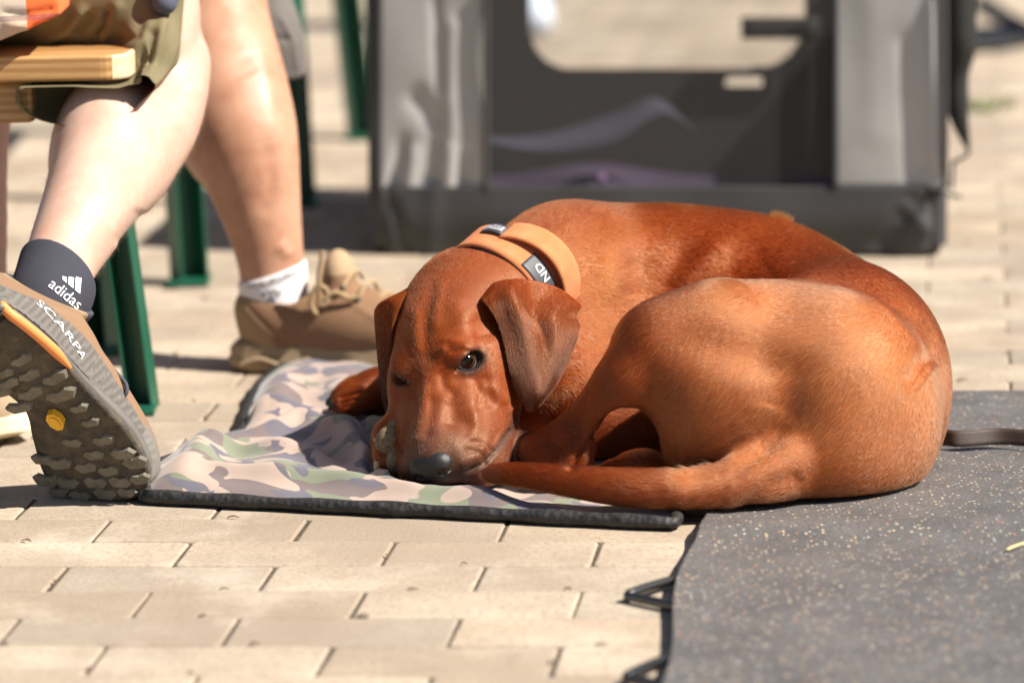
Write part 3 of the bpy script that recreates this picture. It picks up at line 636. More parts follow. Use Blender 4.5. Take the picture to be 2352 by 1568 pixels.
# ---------------------------------------------------------------- short fur
def _furmat():
    m = bpy.data.materials.new('short_fur'); m.use_nodes = True; nt = m.node_tree; nt.nodes.clear(); t = NT(nt, None)
    h = t.node('ShaderNodeBsdfHairPrincipled'); h.model = 'CHIANG'; h.parametrization = 'COLOR'
    h.inputs['Roughness'].default_value = .20; h.inputs['Radial Roughness'].default_value = .5; h.inputs['IOR'].default_value = 1.34; h.inputs['Coat'].default_value = .0

    t.lk(t.attr('coat'), h.inputs['Color']); o = t.node('ShaderNodeOutputMaterial'); t.lk(h.outputs[0], o.inputs[0]); return m
M_FUR = _furmat()
def make_fur(name, parent, root, dirs, length, rad, color, lift_n, seg=3):
    """short strands: root points, tangent directions, per-strand length and colour"""
    n = len(root); L = length[:, None]
    p = [root]
    for k in range(1, seg + 1):
        u = k / seg; p.append(root + dirs * L * u + lift_n * L * (0.42 * u - 0.20 * u * u))
    P = np.stack(p, 1).astype(np.float32)
    hc = bpy.data.hair_curves.new(name); hc.add_curves([seg + 1] * n)
    hc.attributes['position'].data.foreach_set('vector', P.ravel()) if 'position' in hc.attributes else hc.points.foreach_set('position', P.ravel())
    r = np.tile(np.linspace(1, .25, seg + 1), (n, 1)) * rad[:, None]; a = hc.attributes.get('radius') or hc.attributes.new('radius', 'FLOAT', 'POINT'); a.data.foreach_set('value', r.astype(np.float32).ravel())
    c = hc.attributes.new('coat', 'FLOAT_COLOR', 'CURVE'); cc = np.ones((n, 4), np.float32); cc[:, :3] = color; c.data.foreach_set('color', cc.ravel())
    hc.materials.append(M_FUR); o = bpy.data.objects.new(name, hc); link(o, parent); o['kind'] = 'stuff'
    off = Vector((0, 0, 0)); q = parent
    while q is not None: off += q.location; q = q.parent
    P2 = P - np.array(off, np.float32); hc.attributes['position'].data.foreach_set('vector', P2.ravel()); return o
def scatter(V, Q, n, w=None):
    a, b, c, d = (V[Q[:, k]] for k in range(4)); ar = np.linalg.norm(np.cross(c - a, d - b), axis=1) * .5
    if w is not None: ar = ar * w
    f = RNG.choice(len(Q), n, p=ar / ar.sum()); u, v = RNG.random(n)[:, None], RNG.random(n)[:, None]
    wt = np.stack([(1 - u) * (1 - v), u * (1 - v), u * v, (1 - u) * v], 1)[..., 0]
    return f, wt
def lerpq(A, Q, f, wt): return np.einsum('nk,nkc->nc', wt, A[Q[f]])
def vnoise(P, s, seed=0):
    """cheap smooth vector noise from a few sine waves"""
    r = np.random.default_rng(seed); o = np.zeros((len(P), 3))
    for k in range(5):
        w = r.normal(size=(3, 3)) * s * (1 + .6 * k); o += np.sin(P @ w + r.random(3) * 6.28) / (1 + .5 * k)
    return o / 2.2
def dog_fur(dog, body, PR, V, Q, N, C, EYES, EARS, n=900000):
    L = (V - HO) @ HM; head = (V[:, 1] < 4.21) & (np.abs(L[:, 1]) < .085) & (L[:, 0] > -.15) & (np.abs(L[:, 2] + .03) < .085)
    # flow: blend of the strokes of the nearest masses
    F = np.zeros_like(V); W = np.zeros(len(V))
    for c, r, fl in PR:
        w = np.exp(-(np.linalg.norm(V - c, axis=1) / (r + .012)) ** 2 * 1.6) + 1e-12; F += w[:, None] * nrm(fl); W += w
    F /= W[:, None]
    dens = 1.0 + .8 * head + (N[:, 1] < .2) * .8; dens *= (N[:, 2] > -.75) * (V[:, 2] > .016)
    for ec, ed, ea, eb in EYES:
        q = V - ec - ed * .011; dens *= 1 - .98 * np.exp(-((q @ ea / .0165) ** 2 + (q @ eb / .0115) ** 2 + (q @ ed / .02) ** 2) ** 3)
    nz = L - np.array([.121, 0, -.031]); dens *= (np.sqrt((nz[:, 0] / .017) ** 2 + (nz[:, 1] / .023) ** 2 + (nz[:, 2] / .017) ** 2) > 1)
    for px, py, Y, r in ((893, 1012, 4.092, .016), (914, 1055, 4.083, .015), (917, 984, 4.098, .0125)): dens *= np.linalg.norm(V - D(px, py, Y), axis=1) > r
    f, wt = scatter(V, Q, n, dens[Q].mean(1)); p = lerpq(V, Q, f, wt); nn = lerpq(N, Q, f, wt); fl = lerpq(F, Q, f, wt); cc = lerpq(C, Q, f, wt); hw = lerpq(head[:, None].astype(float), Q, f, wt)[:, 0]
    fl = fl + .22 * vnoise(p, 30, 3) + RNG.normal(0, .12, (n, 3)); fl -= nn * (fl * nn).sum(1, keepdims=True); fl /= np.maximum(np.linalg.norm(fl, axis=1, keepdims=True), 1e-9)
    tail = (p[:, 1] < 3.985) & (p[:, 2] < .075) & (p[:, 0] < .22)
    ln = (.0070 - .0030 * hw + .004 * tail) * RNG.uniform(.6, 1.25, n); rad = np.full(n, .000125) * RNG.uniform(.8, 1.3, n) * (1 - .25 * hw)
    cl = vnoise(p, 55, 8)[:, :1]; cc = cc * (1.02 + .16 * cl) * RNG.uniform(.5, 1.6, (n, 1))
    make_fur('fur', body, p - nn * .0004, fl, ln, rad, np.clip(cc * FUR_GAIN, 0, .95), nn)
    # a sparse scatter of pale stray hairs
    k = 700; f, wt = scatter(V, Q, k, (dens * (~head))[Q].mean(1)); p = lerpq(V, Q, f, wt); nn = lerpq(N, Q, f, wt); fl = RNG.normal(0, 1, (k, 3)); fl -= nn * (fl * nn).sum(1, keepdims=True); fl /= np.linalg.norm(fl, axis=1, keepdims=True)
    make_fur('stray_hair', body, p + nn * .0012, fl, RNG.uniform(.006, .013, k), np.full(k, .00007), np.tile((.80, .62, .45), (k, 1)), nn * .8)
    # hair whorl standing up on the back
    P3 = VP(V); c_ = np.where((np.hypot((P3[:, 0] - 1800) / 2.2, P3[:, 1] - 500) < 15) & (V[:, 1] > 4.2))[0]; k = 900; i_ = RNG.choice(c_, k); dr = N[i_] * .8 + np.array([.45, 0, .35]) + RNG.normal(0, .25, (k, 3)); dr /= np.linalg.norm(dr, axis=1, keepdims=True)
    make_fur('whorl', body, V[i_] + RNG.normal(0, .001, (k, 3)), dr, RNG.uniform(.004, .0095, k) * np.clip(1.4 - np.abs(VP(V[i_])[:, 0] - 1790) / 40, .4, 1), np.full(k, .00011), np.tile((.22, .045, .008), (k, 1)) * RNG.uniform(.6, 1.4, (k, 1)), N[i_] * .3)
    # whiskers and lash hairs
    sp = [(1120, 1010), (1100, 1030), (1135, 1030), (1090, 1000), (1110, 1050), (1075, 1045), (1150, 1000), (1172, 938), (1176, 944), (1168, 944), (960, 1030), (950, 1000)]; P2_ = VP(V); w_ = []
    for a, b in sp:
        c_ = np.where((np.hypot(P2_[:, 0] - a, P2_[:, 1] - b) < 9) & (V[:, 1] < 4.2))[0]; w_.append(c_[np.argmin(V[c_, 1])])
    w_ = np.array(w_); k = len(w_); dr = HR * np.where(VP(V[w_])[:, :1] > 1000, 1, -1) * .7 + N[w_] * .8 + HF * -.2 + RNG.normal(0, .25, (k, 3)); dr /= np.linalg.norm(dr, axis=1, keepdims=True)
    make_fur('whisker', body, V[w_], dr, RNG.uniform(.014, .030, k), np.full(k, .00010), np.tile((.05, .03, .02), (k, 1)), np.tile((0, 0, -.12), (k, 1)), 5)
    for o, P in zip([c for c in dog.children if c.name.startswith('ear')], EARS):
        a, b = P.shape[:2]; du = np.gradient(P, axis=0); dv = np.gradient(P, axis=1); NN = np.cross(du, dv); NN /= np.maximum(np.linalg.norm(NN, axis=2, keepdims=True), 1e-9)
        idx = np.arange(a * b).reshape(a, b); q = np.stack([idx[:-1, :-1], idx[1:, :-1], idx[1:, 1:], idx[:-1, 1:]], -1).reshape(-1, 4); VV = P.reshape(-1, 3)
        ne = 24000 if P[..., 0].mean() > -.08 else 1200; f, wt = scatter(VV, q, ne); p = lerpq(VV, q, f, wt); nn = lerpq(NN.reshape(-1, 3), q, f, wt); fl = lerpq(du.reshape(-1, 3), q, f, wt); fl /= np.linalg.norm(fl, axis=1, keepdims=True)
        fl = fl + RNG.normal(0, .14, (ne, 3)); fl -= nn * (fl * nn).sum(1, keepdims=True); fl /= np.linalg.norm(fl, axis=1, keepdims=True)
        at = np.array([d.color[:3] for d in o.data.attributes['coat'].data])[:a * b]; cc = lerpq(at, q, f, wt) * RNG.uniform(.65, 1.4, (ne, 1))
        make_fur('fur', o, p - nn * .0003, fl, .0052 * RNG.uniform(.6, 1.2, ne), np.full(ne, .00008), np.clip(cc * FUR_GAIN, 0, .95), nn)
FUR_GAIN, FUR_N = 0.85, 400000
# ---------------------------------------------------------------- camouflage mat, rubber mat, leash and small things on the ground
def fold(x, y, pts, wid, amp):
    d, t = seg_dist(np.c_[x.ravel(), y.ravel()], pts); f = np.clip(np.minimum(t, 1 - t) * 5 + .2, 0, 1); return (amp * f * np.exp(-(d / wid) ** 2)).reshape(x.shape)
def build_camo(DV):
    root = empty('dog_mat', (-0.1, 4.3, 0)); tag(root, 'padded camouflage dog mat with a black edge lying on the pavers', 'mat')
    FL, FR, BR, BL = np.array([-.376, 4.072]), np.array([.154, 3.884]), np.array([.205, 4.66]), np.array([-.262, 4.765]); n, m = 190, 260
    s, t = np.meshgrid(np.linspace(0, 1, n), np.linspace(0, 1, m), indexing='ij'); xy = ((1 - s) * (1 - t))[..., None] * FL + (s * (1 - t))[..., None] * FR + (s * t)[..., None] * BR + ((1 - s) * t)[..., None] * BL
    x, y = xy[..., 0].copy(), xy[..., 1].copy()
    x -= (1 - s) * .012 * np.sin(t * 9) * (t > .0); y += t * .010 * np.sin(s * 17 + 1); x += (1 - s) ** 4 * (.022 * np.exp(-((t - .42) / .10) ** 2) - .014 * np.exp(-((t - .2) / .08) ** 2))
    ef = 1 - np.exp(-(t / .030)); el = 1 - np.exp(-(s / .022)); er = 1 - np.exp(-((1 - s) / .020)); eb = 1 - np.exp(-((1 - t) / .02)); e = ef * el * er * eb
    hgt = .008 + .016 * (1 - np.clip(s * 1.05, 0, 1) ** 1.5)
    g = lambda a, b: G(a, b, .03)[:2]
    z = hgt.copy()
    for pts, w, a in (([(420, 1060), (560, 1075), (760, 1085), (900, 1100), (1100, 1112), (1280, 1130)], .017, .0115), ([(700, 975), (780, 990), (840, 1030), (880, 1075), (960, 1100)], .016, .018),
                      ([(560, 985), (690, 960), (800, 975), (870, 1000)], .020, .012), ([(420, 1010), (560, 1020), (700, 1030), (800, 1060)], .018, .012), ([(480, 950), (620, 930), (760, 940), (900, 965)], .018, .010),
                      ([(560, 905), (680, 890), (800, 905), (900, 930)], .022, .010), ([(600, 870), (720, 850), (900, 850)], .03, .008), ([(400, 1090), (450, 1050), (460, 1020)], .022, .012), ([(345, 1090), (380, 1060)], .03, .012),
                      ([(800, 930), (850, 985), (868, 1040), (880, 1080)], .012, -.012), ([(640, 1000), (740, 1020), (800, 1055)], .011, -.007), ([(520, 960), (660, 948), (760, 955)], .010, -.006)):
        z += fold(x, y, [g(*p) for p in pts], w * .85, a * 1.35)
    r = np.random.default_rng(3)
    for k in range(26):
        th = r.uniform(-.6, .9); fr = r.uniform(18, 110); z += r.uniform(.0003, .0012) * np.sin((x * math.cos(th) + y * math.sin(th)) * fr + r.uniform(0, 6)) * (1 - s * .6)
    z = np.maximum(.009 + (z - .009) * e, .0085)
    # press it under the dog
    lo = DV[DV[:, 2] < .12]; cs = .006; ix = ((x - -.45) / cs).astype(int); iy = ((y - 3.7) / cs).astype(int); H = np.full((160, 200), 9.0); bx = ((lo[:, 0] + .45) / cs).astype(int); by = ((lo[:, 1] - 3.7) / cs).astype(int)
    ok = (bx >= 0) & (bx < 160) & (by >= 0) & (by < 200); np.minimum.at(H, (bx[ok], by[ok]), lo[ok, 2])
    Hs = H.copy()
    for dx in (-1, 0, 1):
        for dy in (-1, 0, 1): Hs = np.minimum(Hs, np.roll(np.roll(H, dx, 0), dy, 1))
    lim = Hs[np.clip(ix, 0, 159), np.clip(iy, 0, 199)]; z2 = np.minimum(z, np.maximum(lim - .0012, .0085))
    for _ in range(4):
        q = np.pad(z2, 1, mode='edge'); z2 = np.minimum(z2 * .2 + .2 * (q[:-2, 1:-1] + q[2:, 1:-1] + q[1:-1, :-2] + q[1:-1, 2:]), np.maximum(lim - .0012, .0085))
    P = np.stack([x, y, z2], -1); me = sheet('camo_cover', P, .004) if False else grid_mesh('camo_cover', P); c = np.zeros((n * m, 3)); c[:, 0] = (s * .56).ravel(); c[:, 1] = (t * .75).ravel(); set_attr(me, 'cloth', c); top = obj('cover', me, M_CAMO, root)
    # black binding: a soft roll all round, and the underside
    edge = np.vstack([P[:, 0], P[-1, 1:], P[::-1, -1][1:], P[0, ::-1][1:]]); edge = edge[::4].copy(); ctr = np.array([-.07, 4.33, 0]); dirn = edge - ctr; dirn[:, 2] = 0; dirn /= np.linalg.norm(dirn, axis=1, keepdims=True)
    C = edge + dirn * .001; C[:, 2] = .0078; C = np.vstack([C, C[:1]]); rad = .0072 + .0008 * np.sin(np.arange(len(C)) * .9) + .0006 * np.sin(np.arange(len(C)) * .37)
    obj('binding', tube('binding', C, rad, 10, interp=False), M_MATBLK, root)
    U = P.copy(); U[..., 2] = .0022; obj('underside', grid_mesh('underside', U[::6, ::6]), M_MATBLK, root)
    return root
def build_rubber():
    x0 = lambda y: .177 + (y - 3.89) * (.112 - .177) / (3.283 - 3.89) + .006 * np.sin((y - 3.2) * 11)
    ys = np.linspace(2.95, 4.52, 160); us = np.linspace(0, 1, 90) ** 1.4; Y, Uu = np.meshgrid(ys, us, indexing='ij'); X = x0(Y) + Uu * 1.15 + np.where(Y > 3.9, (Y - 3.9) * .06, 0); Y = Y + Uu * -.05 + (Y > 4.4) * .012 * np.sin(Uu * 14)
    ridge = .0105 * np.exp(-((Y - (3.845 - (X - .177) * .10)) / .035) ** 2) * np.clip((X - .1) * 8, .35, 1); Z = .0085 + ridge + .004 * np.exp(-Uu / .03) + .0012 * np.sin(X * 13 + Y * 7) + .001 * np.sin(Y * 19 + 1) - .0015 * (Y > 4.0)
    Z = np.where((X > .2) & (X < .44) & (Y > 3.88) & (Y < 4.4), np.minimum(Z, .0112), Z)
    o = obj('rubber_mat', sheet('rubber_mat', np.stack([X, Y, Z], -1), -.0052, True), M_RUBBER, None, at=(.5, 3.7, 0)); m = o.data
    tag(o, 'dark grey speckled rubber mat that the hound rests its rump on', 'mat'); return o
def build_small():
    # leash standing on its edge, wavy
    c = [G(2010, 1052, .012), G(2142, 1022, .012), G(2200, 1021, .012), G(2280, 1018, .012), G(2352, 1022, .012), G(2460, 1026, .012), G(2600, 1010, .012)]; S = spline([(p[0], p[1], 0) for p in c], 60); r0 = .0105
    P = np.stack([np.c_[S[:, 0], S[:, 1] + .004 * np.sin(np.arange(60) * .22), np.full(60, r0 + h)] for h in np.linspace(0, .0165, 5)], 1); P[:, :, 1] += (np.linspace(0, 1, 5) * .006)[None]
    me = sheet('leash', P, .0022); tag(obj('leash', me, M_STRAP, None, at=(.45, 4.2, 0)), 'flat brown webbing leash lying on edge across the rubber mat behind the hound', 'leash')
    # two steel hooks poking out from under the rubber mat
    for k, (a, b, c_, label) in enumerate((((1600, 1318), (1443, 1368), (1600, 1402), 'dark bent steel hook poking out under the mat edge near the camouflage mat'), ((1560, 1502), (1440, 1556), (1580, 1585), 'dark bent steel hook poking out under the mat edge far from the camouflage mat'))):
        A, B, C_ = G(*a, .006), G(*b, .006), G(*c_, .006); mid1 = A * .45 + B * .55; mid2 = C_ * .45 + B * .55
        pts = [A, mid1 + (0, 0, .002), B * .93 + A * .07 + (0, 0, .002), B, B * .93 + C_ * .07, mid2, C_]
        tag(obj('steel_hook', tube('steel_hook', pts, .0046, 12, 60), M_STEEL, None, at=tuple(B)), label, 'hook', 'steel hooks under the rubber mat')
    s = obj('straw', tube('straw', [G(2312, 1262, .013), G(2330, 1254, .014), G(2362, 1243, .016)], [.0012, .0015, .001], 8), M_STRAW, None, at=tuple(G(2330, 1254, .012))); tag(s, 'short pale straw lying on the rubber mat', 'straw')
    bm = bmesh.new(); c = G(2268, 256); r = random.Random(3)
    for k in range(46):
        a = r.uniform(0, 6.28); d = r.uniform(0, .025); h = r.uniform(.01, .03); b = Vector((c[0] + math.cos(a) * d * 1.6, c[1] + math.sin(a) * d, -.002)); w = Vector((math.cos(a + 1.5), math.sin(a + 1.5), 0)) * .0018; l = Vector((math.cos(a), math.sin(a), 0)) * h * .7
        v = [bm.verts.new(b - w), bm.verts.new(b + w), bm.verts.new(b + l * .5 + Vector((0, 0, h * .8)) + w * .6), bm.verts.new(b + l + Vector((0, 0, h)))]; bm.faces.new((v[0], v[1], v[2])); bm.faces.new((v[0], v[2], v[3]))
    tag(obj('grass_tuft', bm_mesh('grass_tuft', bm), M_GRASS), 'tiny bright green grass tuft growing between pavers beside the crate', 'grass')
# ---------------------------------------------------------------- writing
def text_geo(s, size=1.0):
    cu = bpy.data.curves.new('txt', 'FONT'); cu.body = s; cu.size = size; cu.align_x = 'CENTER'; cu.align_y = 'CENTER'; cu.resolution_u = 3; o = bpy.data.objects.new('txt', cu); COL.objects.link(o)
    dg = bpy.context.evaluated_depsgraph_get(); me = bpy.data.meshes.new_from_object(o.evaluated_get(dg)); bpy.data.objects.remove(o); bpy.data.curves.remove(cu); return me
def warp(me, fn):
    co = np.empty(len(me.vertices) * 3, np.float32); me.vertices.foreach_get('co', co); co = co.reshape(-1, 3); me.vertices.foreach_set('co', np.ascontiguousarray(fn(co), np.float32).ravel()); me.update(); return me
def poly_mesh(name, polys):
    v, f = [], []
    for p in polys: f.append(list(range(len(v), len(v) + len(p)))); v += [(a, b, 0) for a, b in p]
    me = bpy.data.meshes.new(name); me.from_pydata(v, [], f); me.update(); return me
def onto(SV, lift=.0010):
    """returns fn: sighted (x,y) -> point on the near surface of SV, a little proud of it"""
    P2 = VP(SV)
    def f(xy):
        out = np.zeros((len(xy), 3))
        for i, (a, b) in enumerate(xy):
            d = np.hypot(P2[:, 0] - a, P2[:, 1] - b); r = 5.0
            while (d < r).sum() < 3: r *= 1.5
            c = np.where(d < r)[0]; yn = SV[c, 1].min(); c = c[SV[c, 1] < yn + .01]; w = 1 / (d[c] + .5); out[i] = D(a, b, (SV[c, 1] * w).sum() / w.sum() - lift)
        return out
    return f
def plane_cut(S, n, p, k=.003):
    n = nrm(n); d = sum(n[i] * (S.ax[i].reshape([-1 if j == i else 1 for j in range(3)]) - p[i]) for i in range(3)); a = S.A; h = np.maximum(k - np.abs(a - d), 0) / k; S.A = np.maximum(a, d) + h * h * k * .25
def done(S, it=2):
    V, Q = S.mesh(); return smooth_np(V, Q, it), Q
def bounds(pts, m): P = np.array(pts); return P.min(0) - m, P.max(0) + m
def push(V, Q, table, ymax=9):
    for poly, wid, amp in table:
        N = vnormals(V, Q); d, t = seg_dist(VP(V), poly); V = V + N * (np.exp(-(d / wid) ** 2) * np.clip(np.minimum(t, 1 - t) * 6 + .15, 0, 1) * (N[:, 1] < .3) * amp)[:, None]
    return V
# ---------------------------------------------------------------- person on the bench (pale leg, olive shorts, plaid shirt)
def person_bench():
    root = empty('person', (-.5, 4.4, 0)); tag(root, 'person in olive shorts and plaid shirt sitting on the bench, trail shoe tipped up', 'person')
    kn, an = D(372, 150, 4.50), D(122, 640, 4.165)
    S = Sculpt(*bounds([kn, an, D(-260, -120, 4.5)], .14), .003)
    S.chain([D(-240, -130, 4.52), D(120, -90, 4.55), D(330, -10, 4.54)], [.06, .058, .056], .03, flow=False)
    S.ell(D(392, 105, 4.52), (.030, .045, .055), .04)
    S.chain([D(385, 140, 4.54), D(330, 262, 4.49), D(262, 365, 4.395), D(196, 490, 4.265), D(140, 600, 4.19), D(112, 680, 4.135)], [.046, .060, .060, .045, .034, .033], .03, flow=False)
    S.ell(D(245, 335, 4.40), (.048, .055, .075), .04)
    V, Q = done(S); V = push(V, Q, [([(440, 190), (425, 240), (390, 300)], 22, .0025), ([(395, 190), (440, 203)], 5, -.0022), ([(330, 480), (270, 570)], 20, -.003)]); body = obj('body', mesh_np('leg_skin', V, Q), M_SKINA, root)
    # fine leg hair along the shin
    N = vnormals(V, Q); dens = (V[:, 2] < .40) * np.clip((V[:, 0] + .62) * 3, .05, 1); f, wt = scatter(V, Q, 2600, dens[Q].mean(1)); p = lerpq(V, Q, f, wt); nn = lerpq(N, Q, f, wt); fl = nrm(an - kn) + RNG.normal(0, .7, (2600, 3)); fl -= nn * (fl * nn).sum(1, keepdims=True); fl /= np.linalg.norm(fl, axis=1, keepdims=True)
    make_fur('leg_hair', body, p, fl, RNG.uniform(.006, .016, 2600), np.full(2600, .00005), np.tile((.30, .17, .09), (2600, 1)), nn * 1.3)
    # shorts
    S = Sculpt(*bounds([D(-260, -160, 4.5), D(430, 240, 4.5)], .15), .003)
    S.chain([D(-240, -130, 4.54), D(80, -95, 4.54), D(270, -40, 4.54), D(400, 65, 4.53)], [.108, .100, .088, .072], .03, flow=False)
    S.ell(D(185, 218, 4.375), (.070, .056, .033), .02); S.ell(D(352, 128, 4.455), (.036, .050, .048), .02)
    S.ell(D(285, 198, 4.385), (.046, .056, .022), .02)
    S.cone(D(342, 175, 4.43), .016, D(337, 208, 4.415), .004, .016)
    S.A = np.maximum(S.A, np.minimum(np.minimum(S.ax[2][None, None, :] - .396, 4.412 - S.ax[1][None, :, None]), -.388 - S.ax[0][:, None, None]).clip(-1, .012)); plane_cut(S, np.array([.97, .05, -.12]), D(414, 110, 4.48)); plane_cut(S, np.array([.66, 0, -.75]), D(372, 182, 4.44))
    V, Q = done(S, 1); V = push(V, Q, [([(250, 20), (240, 60), (215, 95)], 9, -.008), ([(280, 0), (225, 100)], 14, .005), ([(200, 10), (150, 70), (60, 115)], 13, .006), ([(215, 30), (170, 85)], 8, -.006), ([(330, 20), (310, 80), (240, 105)], 14, -.005), ([(380, 30), (360, 110), (340, 190)], 12, .005), ([(350, 60), (335, 150)], 14, -.006), ([(120, 250), (220, 225), (320, 200)], 8, .004), ([(90, 225), (200, 205), (300, 196)], 8, -.004), ([(398, 40), (408, 100), (385, 160), (345, 205)], 5, .0025), ([(385, 60), (392, 105), (368, 160)], 3, -.0014)])
    sh = obj('shorts', mesh_np('shorts', V, Q), M_OLIVE, root)
    S = Sculpt(*bounds([D(-260, -260, 4.45), D(160, 60, 4.45)], .13), .004)
    S.chain([D(-260, -40, 4.47), D(-120, -40, 4.465), D(20, -30, 4.465), D(110, -70, 4.47)], [.135, .128, .122, .110], .03, flow=False); plane_cut(S, np.array([.35, 0, -.94]), D(40, 76, 4.36)); plane_cut(S, np.array([1, 0, .10]), D(148, 40, 4.38))
    V, Q = done(S, 1); V = push(V, Q, [([(0, 30), (60, 35), (140, 20)], 8, -.003), ([(10, 55), (70, 62)], 8, .003)]); obj('shirt', mesh_np('shirt', V, Q), M_PLAID, root)
    S = Sculpt(*bounds([D(345, -60, 4.46), D(410, 30, 4.46)], .05), .003); S.cone(D(385, -40, 4.45), .018, D(378, 6, 4.44), .014, .01); V, Q = done(S); obj('jacket_hem', mesh_np('jacket_hem', V, Q), M_NAVY, root)
    # --- shoe: bent sole, seen from below
    K = [(-48, 764, 3.975, .030), (-38, 772, 3.980, .036), (40, 842, 4.005, .039), (128, 928, 4.040, .037), (182, 1012, 4.066, .052), (214, 1090, 4.084, .056), (226, 1132, 4.090, .046), (229, 1150, 4.092, .022)]
    C = spline([np.r_[D(a, b, y), w] for a, b, y, w in K], 60); hw = np.maximum(C[:, 3] * 1.08, .004); C = C[:, :3]
    Wd = spline([(.60, -.52, .62), (.60, -.52, .62), (.62, -.52, .60), (.72, -.50, .48), (.90, -.40, .14), (.93, -.35, .02), (.93, -.35, .0), (.93, -.35, .0)], 60); T = np.gradient(C, axis=0); T /= np.linalg.norm(T, axis=1, keepdims=True); Wd -= T * (Wd * T).sum(1, keepdims=True); Wd /= np.linalg.norm(Wd, axis=1, keepdims=True); Sn = np.cross(Wd, T); Sn *= np.sign(-Sn[:, 1:2])
    shoe = bpy.data.objects.new('shoe', None); link(shoe, root); shoe.location = Vector(C[-1]) - root.location
    v_ = np.linspace(-1, 1, 21); side = np.sign(v_) * np.abs(v_) ** .9; Pm = C[:, None] + Wd[:, None] * hw[:, None, None] * side[None, :, None] - Sn[:, None] * (.006 * np.abs(side) ** 3)[None, :, None]
    dub = np.cross(np.gradient(Pm, axis=0), np.gradient(Pm, axis=1)); Po = Pm if (dub * Sn[:, None]).sum() > 0 else Pm[:, ::-1]
    obj('outsole', sheet('outsole', Po, .008), M_DIRT, shoe); Pi = Po - Sn[:, None] * .0085; cen = C[:, None] - Sn[:, None] * .0085; obj('midsole', sheet('midsole', cen + (Pi - cen) * .975, .014), M_GREYR, shoe)
    pv2 = VP(C); z4 = lambda x, y: (x * .45, 517.4 + .45 * y)
    chev = [(-1, -.15), (-.55, -.62), (0, -.42), (.55, -.62), (1, -.15), (.60, .55), (-.60, .55)]; r = random.Random(4)
    def lug(zx, zy, sc=1.0, flip=1):
        a, b = z4(zx, zy); tgt = D(a, b, 4.05); best = None
        for i in range(60):
            for v in np.linspace(-.95, .95, 25):
                p = C[i] + Wd[i] * hw[i] * v; q = VP(p[None])[0]; e = (q[0] - a) ** 2 + (q[1] - b) ** 2
                if best is None or e < best[0]: best = (e, i, v)
        _, i, v = best; p = C[i] + Wd[i] * hw[i] * v; sx, sy = .0152 * sc, .0116 * sc * flip; bm = bmesh.new(); an = r.uniform(-.25, .25); lo, hi = [], []
        for x, y in chev:
            X, Y = x * math.cos(an) - y * math.sin(an), x * math.sin(an) + y * math.cos(an); base = p + Wd[i] * X * sx + T[i] * Y * sy
            lo.append(bm.verts.new(base - Sn[i] * .002)); hi.append(bm.verts.new(p + (base - p) * .84 + Sn[i] * .0017))
        n = len(lo); bm.faces.new(hi)
        for k in range(n): bm.faces.new((lo[k], lo[(k + 1) % n], hi[(k + 1) % n], hi[k]))
        obj('tread_lug', bm_mesh('tread_lug', bm, False), M_LUG, shoe)
    for zx, zy, sc in ((105, 690, 1), (155, 775, 1.05), (45, 810, 1), (278, 775, 1.15), (160, 868, 1.2), (308, 862, 1.35), (5, 868, 1), (90, 938, 1.1), (375, 1115, .9), (482, 1172, .95), (625, 1160, 1.05), (312, 1220, 1.1), (435, 1242, 1), (562, 1245, .95), (692, 1215, 1.1), (235, 1300, 1.1), (352, 1312, 1), (485, 1312, 1.05), (605, 1305, 1), (715, 1300, .9), (285, 1376, .9), (408, 1378, .9), (535, 1368, 1), (640, 1365, .8), (210, 1205, .9), (530, 1095, .95), (-60, 740, 1), (20, 740, .9), (405, 930, .8), (470, 1010, .8)): lug(zx, zy, sc)
    a, b = z4(283, 995); i = int(np.argmin(np.hypot(*(pv2 - (a, b)).T))); c = D(a, b, C[i, 1] - .004); bm = bmesh.new(); o1 = [bm.verts.new(c + T[i] * math.cos(q) * .0125 + Wd[i] * math.sin(q) * .0085 + Sn[i] * .003) for q in np.arange(8) * math.pi / 4 + .39]; o2 = [bm.verts.new(Vector(v.co) - Vector(Sn[i] * .008)) for v in o1]; bm.faces.new(o1)
    for k in range(8): bm.faces.new((o1[k], o1[(k + 1) % 8], o2[(k + 1) % 8], o2[k]))
    o3 = [bm.verts.new(c + T[i] * math.cos(q) * .0085 + Wd[i] * math.sin(q) * .0052 + Sn[i] * .0042) for q in np.arange(8) * math.pi / 4 + .39]; bm.faces.new(o3); obj('badge', bm_mesh('badge', bm, False), M_YEL, shoe)
    e = C + Wd * hw[:, None] * 1.0 - Sn * .006; obj('orange_stripe', tube('orange_stripe', e[0:24:3], [.003] + [.0052] * 6 + [.002], 10), M_ORNG, shoe)
    # upper
    ank = D(122, 668, 4.150); S = Sculpt(*bounds(np.vstack([C, ank[None], C - Sn * .12]), .05), .0022)
    def up(i, s, w=0.0): return C[i] - Sn[i] * s + Wd[i] * w
    S.chain([up(2, .048), up(14, .052), up(26, .050), up(40, .044), up(50, .038), up(56, .028)], [.031, .036, .036, .043, .042, .026], .02, flow=False)
    S.chain([up(4, .030), up(16, .030), up(28, .030), up(40, .030), up(52, .026)], [.032, .035, .034, .044, .040], .02, flow=False)
    S.chain([up(8, .06), (up(12, .08) * .5 + ank * .5), ank], [.036, .040, .041], .02, flow=False)
    S.chain([up(24, .06), up(18, .085), ank + D(150, 660, 4.12) - D(122, 660, 4.12)], [.036, .036, .036], .02, flow=False)
    ax = nrm(kn - an); plane_cut(S, np.array([.45, .10, .90]), D(108, 680, 4.10)); S.cone(ank, .034, ank + ax * .08, .036, .004, mode='cut')
